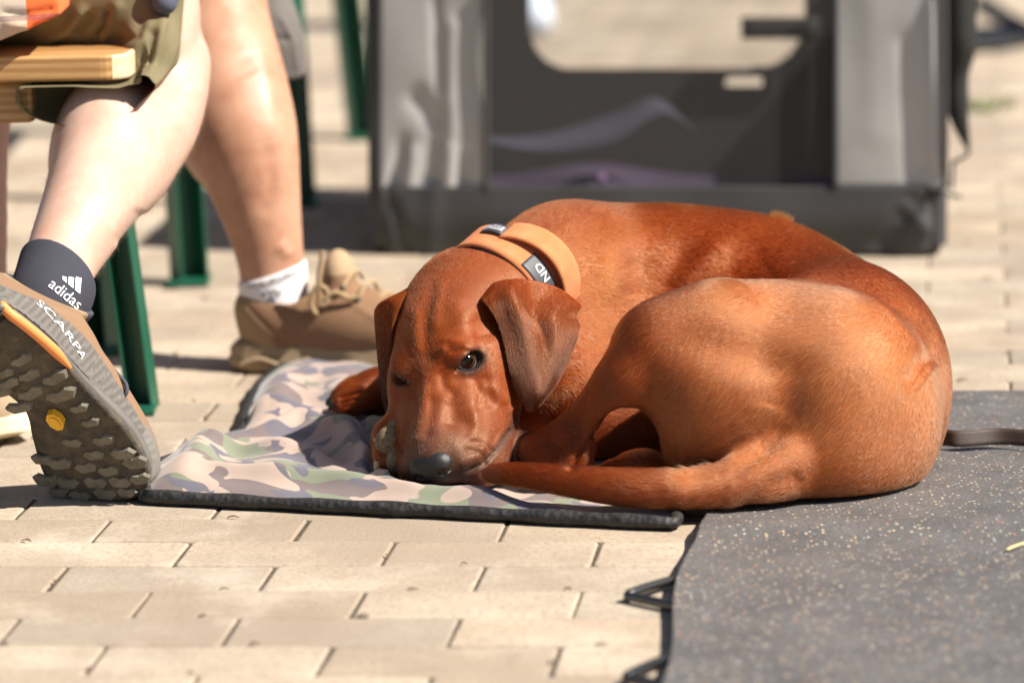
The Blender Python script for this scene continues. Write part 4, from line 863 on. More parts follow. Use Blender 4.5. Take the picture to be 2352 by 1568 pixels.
    V, Q = done(S, 2); dC = np.linalg.norm(V[:, None] - C[None, ::2], axis=2); i = dC.argmin(1) * 2; s_ = -((V - C[i]) * Sn[i]).sum(1); V = V - Sn[i] * np.maximum(.020 - s_, 0)[:, None]; wv = ((V - C[i]) * Wd[i]).sum(1); V = V + Wd[i] * ((np.clip(wv, -hw[i] * .97, hw[i] * .97) - wv) * np.clip((.05 - s_) / .03, 0, 1))[:, None]; s_ = np.maximum(s_, .020); wv = ((V - C[i]) * Wd[i]).sum(1); N = vnormals(V, Q)
    al = np.concatenate([[0], np.cumsum(np.linalg.norm(np.diff(C, axis=0), axis=1))])[i] + ((V - C[i]) * T[i]).sum(1)
    band = (s_ < .052 + .004 * np.sin(al * 20)) & (al < .235); rib = np.where(band & (s_ > .022), np.sin((al - s_ * .45) * 2 * np.pi / .0085), 0); V = V + N * (rib * .0005)[:, None]
    col = np.tile((.230, .135, .074), (len(V), 1)); col[band] = (.105, .094, .082); col[band & (rib > .2)] = (.145, .130, .115); col[s_ < .024] = (.14, .13, .118); da = np.linalg.norm(V - ank, axis=1); col[(da < .052)] = (.045, .048, .062); col[(da >= .052) & (da < .060) & ~band] = (.30, .20, .11)
    col[(al > .205) & (s_ < .06)] = (.165, .152, .135); me = mesh_np('upper', V, Q); set_attr(me, 'coat', col); upper = obj('upper', me, M_SHOEA, shoe); UV_ = V
    # lettering on the shoe side
    f = onto(UV_, .0016); base = spline([(88, 693), (118, 722), (150, 760), (176, 795), (193, 822)], 40); tb = np.gradient(base, axis=0); tb /= np.linalg.norm(tb, axis=1, keepdims=True); nb = np.c_[tb[:, 1], -tb[:, 0]]
    me = text_geo('SCARPA', 1.0); co = np.array([v.co for v in me.vertices]); x0_, x1_ = co[:, 0].min(), co[:, 0].max()
    def fn(c): u = (c[:, 0] - x0_) / (x1_ - x0_) * 38.9; k = u.astype(int); fr = (u - k)[:, None]; b = base[k] * (1 - fr) + base[np.minimum(k + 1, 39)] * fr; return f(b + nb[k] * (c[:, 1:2] * 19.0))
    obj('lettering', warp(me, fn), M_WHITE, shoe)
    lp = [D(262, 850, 4.10), D(272, 862, 4.095), D(288, 880, 4.09), D(291, 900, 4.085), D(280, 912, 4.085), D(271, 911, 4.085)]; obj('lace', tube('lace', lp, .0022, 8), M_LACEB, shoe); lp = [D(262, 850, 4.10), D(240, 835, 4.10), D(232, 815, 4.105)]; obj('lace', tube('lace', lp, .0022, 8), M_LACEB, shoe)
    # sock with woven mark
    S = Sculpt(*bounds([ank, an, D(150, 580, 4.16)], .08), .0022); S.chain([ank - ax * .03, ank, D(140, 600, 4.19), D(170, 540, 4.225)], [.036, .0375, .0375, .041], .02, flow=False); plane_cut(S, ax + np.array([.28, 0, 0]), D(125, 601, 4.17)); V, Q = done(S, 1)
    sock = obj('sock', mesh_np('sock', V, Q), M_SOCKB, root); f = onto(V, .0012)
    P0 = np.array((157., 668.)); ex = nrm((.74, .60)); ey = nrm((.60, -.74))
    def fl(c): return f(P0 + c[:, :1] * ex + c[:, 1:2] * ey)
    me = text_geo('adidas', 36); obj('lettering', warp(me, lambda c: fl(c * (1.0, 1.0, 1) + (0, -10, 0))), M_WHITE, sock)
    bars = poly_mesh('bars', [[(-26, 12), (-14, 12), (-23, 22), (-32, 18)], [(-9, 12), (5, 12), (-9, 32), (-20, 26)], [(10, 12), (25, 12), (5, 42), (-7, 36)]]); obj('emblem', warp(bars, fl), M_WHITE, sock)
    return root
# ---------------------------------------------------------------- person with tan shoes behind the mat
def flat_shoe(parent, heel, Tdir, length, cols, sole_mat, laces=True):
    T = nrm(Tdir); W = np.array([-T[1], T[0], 0]); Z = np.array([0, 0, 1.0]); k = length / .29; P = lambda t, w, z: np.asarray(heel) + T * t * k + W * w * k + Z * z * k; R = np.stack([T, W, Z], 1)
    shoe = bpy.data.objects.new('shoe', None); link(shoe, parent); shoe.location = Vector(P(.1, 0, 0)) - parent.location
    S = Sculpt(*bounds([P(0, 0, 0), P(.29, 0, .15), P(.1, .05, 0), P(.1, -.05, 0)], .05), .0025)
    for c, r, kk in (((.045, 0, .050), (.043, .036, .048), .02), ((.10, 0, .055), (.06, .039, .052), .03), ((.16, 0, .048), (.06, .045, .046), .03), ((.225, 0, .034), (.062, .047, .036), .03), ((.03, 0, .075), (.030, .030, .025), .02)): S.ell(P(*c), np.array(r) * k, kk, R=R)
    S.ell(P(.124, 0, .108), np.array((.020, .028, .034)) * k, .012, R=R)
    S.ell(P(.066, 0, .122), np.array((.042, .060, .045)) * k, .006, R=R, mode='cut'); S.floor(.010, .004); V, Q = done(S, 2); L = (V - heel) @ R / k; N = vnormals(V, Q)
    def groove(a, b, w, am):
        nonlocal V; d, t = seg_dist(L[:, [0, 2]], [a, b]); V = V + N * (np.exp(-(d / w) ** 2) * am)[:, None]
    groove((.005, .095), (.075, .03), .0022, -.0012); groove((.075, .03), (.17, .028), .0022, -.001); groove((.105, .115), (.075, .07), .004, .0015); groove((.12, .10), (.215, .045), .004, .0012)
    col = np.tile(cols[0], (len(V), 1)); col[(L[:, 0] < .075 - L[:, 2] * .6)] = cols[1]; col[L[:, 2] < .022] = cols[1]; col[(L[:, 2] > .115) & (L[:, 0] > .1)] = cols[2]; col[(L[:, 0] > .19)] = cols[1]; me = mesh_np('upper', V, Q); set_attr(me, 'coat', col); obj('upper', me, M_TAN, shoe)
    bm = bmesh.new(); out = [(-.004, 0), (0, .022), (.02, .034), (.07, .036), (.12, .037), (.18, .045), (.23, .047), (.27, .034), (.292, .010)]; prof = out + [(t, -w) for t, w in out[::-1][:-1]]; ring = []
    for zz, sc in ((.0, .95), (.005, 1.02), (.016, 1.05), (.018, 1.02), (.028, 1.03), (.036, .97)): ring.append([bm.verts.new(P(.14 + (t - .14) * sc, w * sc, zz + (.010 * max(0, (t - .22) / .07) if zz < .01 else 0) + (.006 if t < .02 and zz < .005 else 0))) for t, w in prof])
    n = len(prof)
    for a, b in zip(ring[:-1], ring[1:]):
        for q in range(n): bm.faces.new((a[q], a[(q + 1) % n], b[(q + 1) % n], b[q]))
    bm.faces.new(ring[0][::-1]); bm.faces.new(ring[-1]); obj('sole', bm_mesh('sole', bm), sole_mat, shoe)
    for t0, t1 in ((.012, .060), (.075, .11), (.125, .165), (.18, .22)):
        pts = [P(t0, -.0375, .010), P((t0 + t1) / 2, -.0385, .018), P(t1, -.039, .010)]; obj('sole_ridge', tube('sole_ridge', pts, .0032 * k, 8), sole_mat, shoe)
    if laces:
        for q in range(5):
            t, z = .135 + q * .018, .108 - q * .0125; obj('lace', tube('lace', [P(t, -.026, z - .006), P(t + .006, -.012, z + .006), P(t + .010, .008, z + .007), P(t + .012, .024, z - .004)], .0026 * k, 8), M_LACE, shoe)
            bm = bmesh.new(); bmesh.ops.create_uvsphere(bm, u_segments=10, v_segments=6, radius=.0034 * k); me = bm_mesh('eyelet', bm); me.transform(Matrix.Translation(Vector(P(t, -.0305, z - .008)))); obj('eyelet', me, M_CLAWD, shoe)
    return shoe, P
def person_tan():
    root = empty('person', (-.28, 4.8, 0)); tag(root, 'person with tanned leg, white sock and brown lace up shoe behind the mat', 'person')
    S = Sculpt(*bounds([D(480, -120, 4.98), D(630, 700, 4.76)], .13), .003)
    S.chain([D(470, -160, 5.02), D(492, 10, 4.95), D(530, 190, 4.88), D(560, 320, 4.84), D(598, 480, 4.82), D(622, 600, 4.812), D(630, 700, 4.812)], [.075, .060, .062, .060, .044, .0345, .035], .03, flow=False); S.ell(D(500, 260, 4.90), (.05, .06, .09), .05)
    V, Q = done(S); V = push(V, Q, [([(590, 60), (615, 200), (640, 330), (655, 450)], 26, .002), ([(620, 330), (628, 420), (600, 500)], 20, -.002), ([(540, 130), (560, 180)], 40, -.002), ([(640, 560), (668, 590)], 16, .003)]); body = obj('body', mesh_np('leg_skin', V, Q), M_SKINB, root)
    heel = G(534, 858, 0) + np.array([.006, .035, 0]); shoe, P = flat_shoe(root, heel, (.975, -.20, 0), .295, ((.215, .118, .062), (.285, .190, .105), (.34, .24, .14)), M_TANSOLE)
    # bow and loose ends
    for pts in ([(735, 690), (732, 640), (738, 600), (740, 576)], [(735, 690), (770, 672), (800, 684), (820, 682)], [(738, 650), (722, 665), (715, 700), (727, 722)], [(735, 655), (752, 670), (745, 700), (730, 690)]): obj('lace', tube('lace', [D(a, b, 4.745) for a, b in pts], .0030, 8), M_LACE, shoe)
    S = Sculpt(*bounds([D(625, 560, 4.78), D(640, 760, 4.76)], .07), .0025); S.chain([D(612, 560, 4.815), D(626, 640, 4.81), D(632, 720, 4.812)], [.040, .0365, .034], .02, flow=False); plane_cut(S, np.array([-.30, 0, 1]), D(624, 622, 4.81)); V, Q = done(S, 1); V = push(V, Q, [([(555, 668), (640, 655), (700, 632)], 5, -.0012)]); sock = obj('sock', mesh_np('sock', V, Q), M_SOCKW, root); f = onto(V, .0012)
    base = spline([(562, 655), (610, 648), (655, 634), (695, 616)], 40); me = text_geo('Jack Wolfskin', 1.0); co = np.array([v.co for v in me.vertices]); a0, a1 = co[:, 0].min(), co[:, 0].max()
    def fn(c): u = (c[:, 0] - a0) / (a1 - a0) * 38.9; k = u.astype(int); return f(base[k] + np.c_[u * 0, -c[:, 1] * 22] + np.c_[(u - k) * 3.4, u * 0])
    obj('lettering', warp(me, fn), M_DGREY, sock)
    paw = [[(x + 11 * math.cos(q), y + r * math.sin(q)) for q in np.arange(12) * math.pi / 6] for x, y, r in ((622, 692, 10),)] + [[(x + 4 * math.cos(q), y + 6 * math.sin(q)) for q in np.arange(10) * math.pi / 5] for x, y in ((605, 676), (616, 670), (629, 669), (640, 673))]
    obj('emblem', warp(poly_mesh('paw', paw), lambda c: f(c[:, :2])), M_DGREY, sock)
    # the other thigh in grey shorts
    S = Sculpt(*bounds([D(520, -160, 5.05), D(660, 190, 5.05)], .09), .0035); S.chain([D(540, -180, 5.08), D(590, 0, 5.06), D(628, 120, 5.05), D(640, 200, 5.05)], [.055, .040, .032, .030], .03, flow=False); S.ell(D(640, 95, 5.045), (.026, .03, .045), .02); plane_cut(S, np.array([.12, 0, -1]), D(640, 184, 5.04)); V, Q = done(S, 1); V = push(V, Q, [([(600, 96), (670, 88)], 5, -.003), ([(640, 30), (675, 100), (682, 170)], 7, .003)]); obj('shorts', mesh_np('shorts', V, Q), M_GREYS, root)
    return root
def person_edge():
    root = empty('person', (-.6, 4.45, 0)); tag(root, 'person with pink bare shin and tan cream soled shoe behind the tipped trail shoe', 'person')
    S = Sculpt(*bounds([D(-45, 150, 4.62), D(-70, 960, 4.5)], .10), .004); S.chain([D(-60, 100, 4.66), D(-45, 330, 4.62), D(-42, 560, 4.58), D(-60, 800, 4.52), D(-70, 930, 4.5)], [.052, .029, .026, .032, .033], .03, flow=False); V, Q = done(S); obj('body', mesh_np('leg_skin', V, Q), M_SKINC, root)
    tip = G(52, 1016, 0); T = nrm((.93, -.37, 0)); flat_shoe(root, tip - T * .285, T, .29, ((.26, .17, .10), (.30, .21, .13), (.30, .20, .115)), M_CREAM, False); return root
# ---------------------------------------------------------------- collar
def build_collar():
    root = empty('dog_collar', tuple(D(1150, 665, 4.22))); tag(root, 'wide orange webbing collar with black lining and a handle loop on the hound', 'collar')
    n = nrm((.55, .76, .34)); c = D(1155, 672, 4.225); e1 = nrm(np.array([1, 0, 0]) - n * n[0]); e2 = np.cross(n, e1); e2 = e2 if e2[2] > 0 else -e2
    def strip(name, th, rad, off0, wid, mat_, thick=.0035, parent=root, tilt=0.0):
        """webbing along angles th with radius rad(th), centred at off0(th) along the neck"""
        nw = 7; w = np.linspace(-.5, .5, nw); r = np.array([rad(t) for t in th]); o = np.array([off0(t) for t in th])
        P = c + (np.cos(th)[:, None, None] * e1 + np.sin(th)[:, None, None] * e2) * (r[:, None, None] + (tilt * w)[None, :, None]) + n * (o[:, None] + w[None] * wid)[..., None]
        nn = np.cross(np.gradient(P, axis=0), np.gradient(P, axis=1)); out = P - c; 
        if (nn * out).sum() < 0: P = P[:, ::-1]
        me = sheet(name, P, thick); k = len(th) * nw; cl = np.zeros((2 * k, 3)); cl[:k, 0] = np.repeat(np.cumsum(np.full(len(th), .066 * abs(th[1] - th[0]))), nw); cl[:k, 1] = np.tile(w * wid, len(th)); cl[k:] = cl[:k]; set_attr(me, 'cloth', cl); return obj(name, me, mat_, parent), P
    th = np.linspace(0, 2 * np.pi, 120)
    rad = lambda t: .0655 + .004 * math.exp(-((t - 2.0) / .5) ** 2)
    strip('strap', th, rad, lambda t: 0.0, .044, M_ORWEB); strip('lining', th, lambda t: rad(t) - .0042, lambda t: -.0012, .046, M_NEOP, .004)
    # handle: a second band that leaves the strap near the top and arches over to the side
    th2 = np.linspace(1.62, -.25, 60)
    strip('handle', th2, lambda t: .0690 + .007 * math.sin(min(max((1.62 - t) / 1.9, 0), 1) * math.pi) ** .7, lambda t: .014 + .012 * math.sin(min(max((1.62 - t) / 1.87, 0), 1) * math.pi), .030, M_ORWEB, .003)
    # label flag and rubber patch
    lab, LP = strip('label', np.linspace(1.98, 1.60, 12), lambda t: .0705 + .002 * math.sin((1.98 - t) * 8), lambda t: .010, .016, M_PVC, .0012)
    def on_grid(P, lift=.0008):
        nn = np.cross(np.gradient(P, axis=0), np.gradient(P, axis=1)); nn /= np.maximum(np.linalg.norm(nn, axis=2, keepdims=True), 1e-9)
        def f(c_, lo, hi):
            a, b = P.shape[:2]; u = np.clip(c_[:, 0], 0, 1) * (a - 1.001); v = np.clip(c_[:, 1], 0, 1) * (b - 1.001); i, j = u.astype(int), v.astype(int); fu, fv = (u - i)[:, None], (v - j)[:, None]
            p = P[i, j] * (1 - fu) * (1 - fv) + P[i + 1, j] * fu * (1 - fv) + P[i, j + 1] * (1 - fu) * fv + P[i + 1, j + 1] * fu * fv; return p + nn[i, j] * lift
        return f
    def letters(txt, P, parent, u0, u1, v0, v1, mat_):
        me = text_geo(txt, 1.0); co = np.array([v.co for v in me.vertices]); lo, hi = co.min(0), co.max(0); f = on_grid(P)
        vv = VP(P[[0, -1]].mean(1)); flip = P[0].mean(0); 
        def fn(q):
            a = (q[:, 0] - lo[0]) / (hi[0] - lo[0]); b = (q[:, 1] - lo[1]) / (hi[1] - lo[1]); return f(np.c_[u0 + (u1 - u0) * a, v0 + (v1 - v0) * b], lo, hi)
        obj('lettering', warp(me, fn), mat_, parent)
    hi_first = VP(LP[:, :1].mean(1))[0, 1] < VP(LP[:, -1:].mean(1))[0, 1]
    letters('BULLSLAND', LP, lab, .92, .10, .75 if hi_first else .25, .25 if hi_first else .75, M_WHITE)
    pat, PP = strip('patch', np.linspace(1.02, .28, 16), lambda t: .0665, lambda t: -.004, .026, M_PVC, .0012)
    hi_first = VP(PP[:, :1].mean(1))[0, 0] < VP(PP[:, -1:].mean(1))[0, 0]
    letters('BULLSLAND', PP, pat, 1.9, .22, .12 if hi_first else .88, .62 if hi_first else .38, M_WHITE) if False else letters('ND', PP, pat, .62, .22, .80 if hi_first else .20, .40 if hi_first else .60, M_WHITE)
    return root
# ---------------------------------------------------------------- bench and tables
def channel(name, a, b, w, d, t, mat_, parent, yaw=0.0):
    """U section post from a (foot) to b (top), open towards the viewer's side"""
    a, b = np.asarray(a, float), np.asarray(b, float); up = nrm(b - a); L = np.linalg.norm(b - a); X = nrm(np.array([math.cos(yaw), math.sin(yaw), 0]) - up * (np.array([math.cos(yaw), math.sin(yaw), 0]) @ up)); Yv = np.cross(up, X); R = Matrix((X, Yv, up)).transposed(); bm = bmesh.new(); m = (a + b) / 2
    box_bm(bm, m + Yv * (d / 2 - t / 2), (w, t, L), R, .0008, 1)
    for s in (-1, 1): box_bm(bm, m + X * s * (w / 2 - t / 2) - Yv * (t / 2 + .0002), (t, d - t, L - .0006), R, .0008, 1)
    return obj(name, bm_mesh(name, bm, False), mat_, parent)
def build_bench():
    E = G(235, 186, .400); yaw = -.06; X = np.array([math.cos(yaw), math.sin(yaw), 0]); Yv = np.array([-math.sin(yaw), math.cos(yaw), 0]); R = Matrix((X, Yv, (0, 0, 1))).transposed()
    root = empty('bench', (E[0] - .4, E[1] + .12, 0)); tag(root, 'varnished pine beer bench on green folding steel legs under the person in shorts', 'bench')
    bm = bmesh.new(); L, W_, H_ = 1.5, .25, .0275; box_bm(bm, (0, 0, 0), (L, W_, H_)); ve = [e for e in bm.edges if abs(e.verts[0].co.z - e.verts[1].co.z) > .01 and e.verts[0].co.x > 0]; bmesh.ops.bevel(bm, geom=ve, offset=.030, segments=7, profile=.5, affect='EDGES'); he_ = [e for e in bm.edges if abs(e.verts[0].co.z - e.verts[1].co.z) < .001 and e.is_boundary is False and len({round(f.normal.z, 2) for f in e.link_faces}) > 1]; bmesh.ops.bevel(bm, geom=he_, offset=.003, segments=2, profile=.5, affect='EDGES')
    me = bm_mesh('seat', bm, False); ctr = E - X * (L / 2 - .028) + Yv * (W_ / 2) + np.array([0, 0, H_ / 2]); me.transform(Matrix.Translation(Vector(ctr)) @ R.to_4x4()); seat = obj('seat', me, M_WOOD, root); me.materials.append(M_ENDGR)
    for p in me.polygons:
        if p.normal.dot(Vector(X)) > .35: p.material_index = 1
    bt = G(28, 230, .372); obj('batten', box('batten', tuple(E - X * .105 + Yv * .125 + np.array([0, 0, -.024])), (.05, .215, .044), R, .004), M_WOOD, root)
    foot = G(330, 938, 0); top = D(292, 470, 4.54)
    channel('leg', foot, (foot[0] - .035, foot[1] - .02, .398), .031, .028, .004, M_GREEN, root, -.22); obj('foot_plate', box('foot_plate', (foot[0] - .004, foot[1] - .012, .004), (.040, .075, .006), None, .001), M_GREEN, root)
    f2 = foot + np.array([-.62, .02, 0]); channel('leg', f2, (f2[0] + .03, f2[1], .398), .036, .030, .004, M_GREEN, root, .02)
    return root
def build_table(label, feet, top_c, size, hgt, group, leans, yaws):
    c = np.mean(feet, 0); root = empty('beer_table', (c[0], c[1], 0)); tag(root, label, 'table', group)
    obj('table_top', box('table_top', (top_c[0], top_c[1], hgt), (size[0], size[1], .03), None, .004), M_WOOD, root)
    for f, lean, w, yw in zip(feet, leans, (.036, .042), yaws):
        f = np.array(f); channel('leg', f, (f[0] + lean[0], f[1] + lean[1], hgt - .016), w, .036, .004, M_GREEN, root, yw); obj('foot_plate', box('foot_plate', (f[0], f[1] - .006, .0045), (.055, .075, .007), None, .001), M_GREEN, root)
    return root
# ---------------------------------------------------------------- folding fabric crate
def build_crate():
    A, B = G(878, 586, 0), G(2158, 588, 0); e = nrm((B - A) * (1, 1, 0)); d = np.array([-e[1], e[0], 0]); dd = np.array([.085, .996, 0]); root = empty('dog_crate', tuple((A + B) / 2)); tag(root, 'grey and black soft fabric dog crate with mesh front standing behind the hound', 'crate')
    def F(vx, vy, off=0.0):      # sighted point on the crate's front plane, pushed back by off
        r = ray(vx, vy); o = np.array([0, 0, CAM_H]); t = ((A + d * off - o) @ d) / (r @ d); return o + r * t
    def panel(name, x0, x1, y0, y1, mat_, thick=.012, off=0.0, folds=(), nx=40, ny=40, par=root, wav=.0, rnd=0):
        xs, ys = np.linspace(x0, x1, nx), np.linspace(y0, y1, ny); P = np.array([[F(x, y, off) for y in ys] for x in xs]); X, Y = np.meshgrid(xs, ys, indexing='ij'); h = np.zeros(X.shape)
        for pts, w, a in folds:
            q, t = seg_dist(np.c_[X.ravel(), Y.ravel()], pts); h += (np.exp(-(q / w) ** 2) * a * .6).reshape(X.shape)
        if rnd: cr_ = np.clip(1 - np.minimum(X - x0, x1 - X) / rnd, 0, 1); Yn = y0 + (Y - y0) * (1 - .30 * (1 - np.sqrt(np.maximum(1 - cr_ ** 2, 0)))); P = np.array([[F(a, b, off) for a, b in zip(ra, rb)] for ra, rb in zip(X, Yn)]); h -= .03 * cr_ ** 3
        h += wav * np.sin(X * .021 + 1) * np.sin(Y * .013); P = P - d * h[..., None]; nn = np.cross(np.gradient(P, axis=0), np.gradient(P, axis=1))
        if (nn * -d).sum() < 0: P = P[:, ::-1]
        return obj(name, sheet(name, P, thick), mat_, par)
    panel('corner_panel', 870, 1118, -45, 442, M_GREYF, .014, 0, [([(900, 430), (925, 330)], 14, -.010), ([(990, 440), (1000, 330)], 14, -.014), ([(1060, 440), (1070, 360)], 14, -.010), ([(1000, 0), (1010, 200)], 12, -.006), ([(1040, 60), (1035, 300)], 18, .006), ([(960, 230), (1000, 280)], 26, -.010), ([(940, 440), (950, 350)], 14, .008), ([(1030, 440), (1035, 340)], 16, .008)], wav=.002)
    panel('corner_panel', 1918, 2172, -45, 432, M_GREYF, .014, 0, [([(2140, 0), (2150, 430)], 12, .010), ([(2080, 100), (2100, 420)], 22, -.005), ([(2120, 380), (2160, 420)], 12, -.008), ([(2000, 0), (2010, 300)], 40, .003)], wav=.0015)
    for vx, y1_ in ((872, 440), (1117, 440), (1919, 432), (2171, 432)): obj('piping', tube('piping', [F(vx, -44, -.004), F(vx, 200, -.005), F(vx, y1_, -.004)], .0042, 8), M_BLKF, root)
    # base: soft black tub, sagging, rounded corners
    bs = panel('base_band', 858, 2166, 428, 584, M_BLKF, .016, -.004, [([(1000, 440), (990, 580)], 20, .004), ([(900, 470), (940, 570)], 14, -.010), ([(2030, 560), (2090, 470)], 26, -.010), ([(2080, 470), (2130, 530)], 12, .008), ([(2140, 440), (2080, 500)], 12, -.006), ([(860, 505), (2166, 505)], 60, .012)], 120, 24, wav=.002, rnd=60)
    for vx, nm in ((880, 'L'), (2146, 'R')):
        p0, p1 = F(vx, 440), F(vx, 580); obj('base_corner', tube('base_corner', [p1 + d * .012 + (0, 0, .010), p1 + d * .012 + (0, 0, .03), p0 + d * .012], .0165, 14), M_BLKF, root)
    obj('mesh_front', grid_mesh('mesh_front', np.array([[F(x, y, .006) for y in (-320, 436)] for x in (1112, 1924)])), M_NET, root)
    Dp = .58; up = lambda p, h: p + np.array([0, 0, h])
    fl = F(872, 560, .01); fr = F(2160, 560, .01); z0 = .004; zt = .41
    def side(x0): q = [np.array([x0[0], x0[1], z0]), np.array([x0[0], x0[1], z0]) + dd * Dp, np.array([x0[0] , x0[1], zt]) + dd * Dp, np.array([x0[0], x0[1], zt])]; return q
    def quad(name, q, mat_, n=8, thick=.006): 
        s = np.linspace(0, 1, n); P = np.array([[q[0] * (1 - a) * (1 - b) + q[1] * a * (1 - b) + q[2] * a * b + q[3] * (1 - a) * b for b in s] for a in s]); return obj(name, sheet(name, P, thick), mat_, root)
    quad('side_panel', side(F(868, 560, .012)), M_DARKP); quad('side_panel', side(F(2160, 560, .012)), M_DARKP)
    quad('floor_panel', [fl * (1, 1, 0) + (0, 0, .012), fr * (1, 1, 0) + (0, 0, .012), fr * (1, 1, 0) + dd * Dp + (0, 0, .012), fl * (1, 1, 0) + dd * Dp + (0, 0, .012)], M_DARKP)
    quad('roof_panel', [fl * (1, 1, 0) + (0, 0, zt), fr * (1, 1, 0) + (0, 0, zt), fr * (1, 1, 0) + dd * Dp + (0, 0, zt), fl * (1, 1, 0) + dd * Dp + (0, 0, zt)], M_NET, thick=.001)
    # back panel with a rounded window and a small oval slot
    bl, br = VP(np.stack([A + dd * Dp, B + dd * Dp]))[:, 0]; xs, ys = np.linspace(bl - 4, br + 4, 240), np.linspace(-180, 470, 130); X, Y = np.meshgrid(xs, ys, indexing='ij')
    def rr(x, y, cx, cy, hx, hy, r): qx, qy = np.abs(x - cx) - hx + r, np.abs(y - cy) - hy + r; return np.hypot(np.maximum(qx, 0), np.maximum(qy, 0)) + np.minimum(np.maximum(qx, qy), 0) - r
    sd = np.minimum(rr(X, Y + (X - 1530) * .012, 1532, -70, 318, 230, 110), rr(X, Y, 1710, 188, 44, 14, 13)); P = np.array([[F(x, y, Dp) for y in ys] for x in xs])
    idx = np.arange(X.size).reshape(X.shape); keep = (sd[:-1, :-1] > 0) | (sd[1:, 1:] > 0); q = np.stack([idx[:-1, :-1], idx[1:, :-1], idx[1:, 1:], idx[:-1, 1:]], -1)[keep]; P[..., 2] = np.maximum(P[..., 2], .004); obj('back_panel', mesh_np('back_panel', P.reshape(-1, 3), q), M_DARKP, root)
    obj('back_strap', box('back_strap', (0, 0, 0), (.001, .001, .001)), M_DARKP, root) if False else panel('back_strap', 1702, 1880, 40, 90, M_DARKP, .006, Dp - .02, nx=8, ny=4)
    # bedding
    n, m = 60, 30; s, t = np.meshgrid(np.linspace(0, 1, n), np.linspace(0, 1, m), indexing='ij'); P = fl[None, None] * (1, 1, 0) + (fr - fl)[None, None] * s[..., None] * (1, 1, 0) + dd * (t * Dp * .96)[..., None]; P[..., 2] = .03 + .025 * np.sin(s * 9 + t * 3) ** 2 * np.sin(np.pi * t) + .02 * np.exp(-((s - .35) / .12) ** 2); obj('cushion', sheet('cushion', P, .015), M_PURP, root)
    pts = np.array([[F(1120, 322, .10), F(1250, 322, .14), F(1400, 300, .18), F(1520, 238, .22), F(1600, 300, .26)], [F(1120, 312, .16), F(1250, 305, .19), F(1400, 262, .22), F(1500, 222, .25), F(1560, 262, .28)]]); a_, b_ = spline(pts[0], 40), spline(pts[1], 40); a_ = a_ - np.array([0, 0, 1]) * (.022 * np.sin(np.linspace(0, np.pi, 40)))[:, None]; obj('lining_fold', sheet('lining_fold', np.stack([a_, (a_ + b_) / 2 - d * .01, b_], 1), .004), M_BLUEB, root)
    bm = bmesh.new(); bmesh.ops.create_uvsphere(bm, u_segments=12, v_segments=8, radius=.008); me = bm_mesh('print_dot', bm); me.transform(Matrix.Translation(Vector(F(1380, 412, .03)))); obj('print_dot', me, M_PINKS, root)
    # rolled flap hanging at the right side, cord and clip
    pts = [F(2205, -330, .06), F(2204, -100, .06), F(2203, 60, .06), F(2206, 110, .06), F(2198, 170, .06), F(2197, 230, .06), F(2203, 270, .06), F(2214, 310, .06), F(2224, 342, .06)]; obj('rolled_flap', tube('rolled_flap', pts, [.020, .022, .024, .022, .0165, .0165, .013, .008, .003], 14), M_BLACKW, root)
    for c in ([(2224, 340), (2222, 355), (2200, 368), (2185, 372)], [(2190, 372), (2188, 400), (2186, 436)], [(2165, 440), (2185, 448), (2208, 452)]): obj('cord', tube('cord', [F(a, b, .05) for a, b in c], .0026, 8), M_BLKF, root)
    obj('side_edge', tube('side_edge', [F(862, 500, .01), F(862, 200, .01), F(862, -320, .01)], .010, 10), M_BLKF, root)
    return root
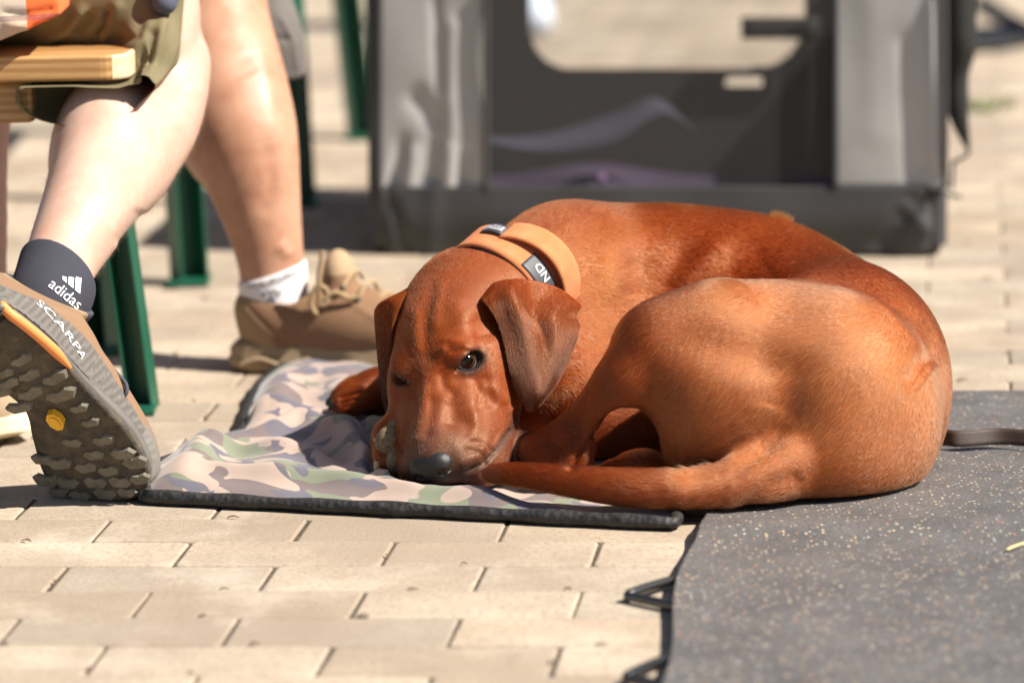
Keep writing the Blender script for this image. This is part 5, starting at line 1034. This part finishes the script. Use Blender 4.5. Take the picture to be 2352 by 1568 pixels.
def build_far():
    # dark folding chair frame and a passer's jeans beyond the crate
    root = empty('folding_chair', tuple(G(2330, 60, 0))); tag(root, 'black tubular folding chair standing on the pavers far behind the crate', 'chair'); Y0 = G(2330, 110, 0)[1]
    P = lambda a, b, Y: D(a, b, Y)
    for pts in ([(2210, 116), (2352, 96), (2500, 70)], [(2250, -4), (2300, 30), (2352, 60), (2420, 100)]):
        q = [G(a, b, .012) for a, b in pts]; obj('frame_tube', tube('frame_tube', q, .011, 10), M_BLACKW, root)
    for a in (2420, 2600): q = G(a, 90, .0); obj('leg', tube('leg', [q + (0, 0, .012), q + (0, .05, .25), q + (-.05, .1, .45)], .011, 10, smooth=True), M_BLACKW, root)
    c = G(2450, 60, 0); obj('seat', box('seat', (c[0] + .05, c[1] - .25, .345), (.44, .40, .025), None, .01), M_BLACKW, root)
    r2 = empty('person', tuple(G(1216, -60, 0))); tag(r2, 'distant person in faded blue jeans and white shoes seen through the crate window', 'person'); h = G(1210, 70, 0)
    S = Sculpt(*bounds([h, h + (0, .1, .5)], .16), .008); S.chain([h + (.0, .03, .06), h + (-.005, .05, .3), h + (-.01, .06, .5)], [.055, .065, .08], .02, flow=False); V, Q = done(S); obj('jeans', mesh_np('jeans', V, Q), cloth('faded_denim', (.16, .24, .38), .2), r2)
    S = Sculpt(*bounds([h, h + (.12, -.08, .05)], .1), .008); S.chain([h + (-.02, .05, .045), h + (.01, -.02, .04), h + (.02, -.10, .03)], [.042, .042, .034], .02, flow=False); S.floor(.003); V, Q = done(S); obj('shoe', mesh_np('shoe', V, Q), cloth('white_shoe', (.55, .60, .68), .1), r2)
# ---------------------------------------------------------------- put it together
build_crate(); build_far()
build_table('beer table whose green leg stands next to the bench behind the pale leg', [G(242, 806, 0), G(436, 650, 0)], (-.95, 5.2), (1.2, .55), .77, 'beer tables on green legs', ((-.02, 0), (-.015, 0)), (-.6, .5))
build_table('beer table farther back whose dark green legs stand beside the crate', [G(690, 470, 0), G(832, 318, 0)], (-.80, 6.5), (1.2, .85), .77, 'beer tables on green legs', ((-.02, 0), (-.06, 0)), (-.6, .3))
build_bench(); build_rubber(); build_small()
person_edge(); person_tan(); person_bench()
dog, body, PR, DV, DQ, DN, DC, EYES, EARS = build_dog()
build_collar(); build_camo(DV)
dog_fur(dog, body, PR, DV, DQ, DN, DC, EYES, EARS, FUR_N)
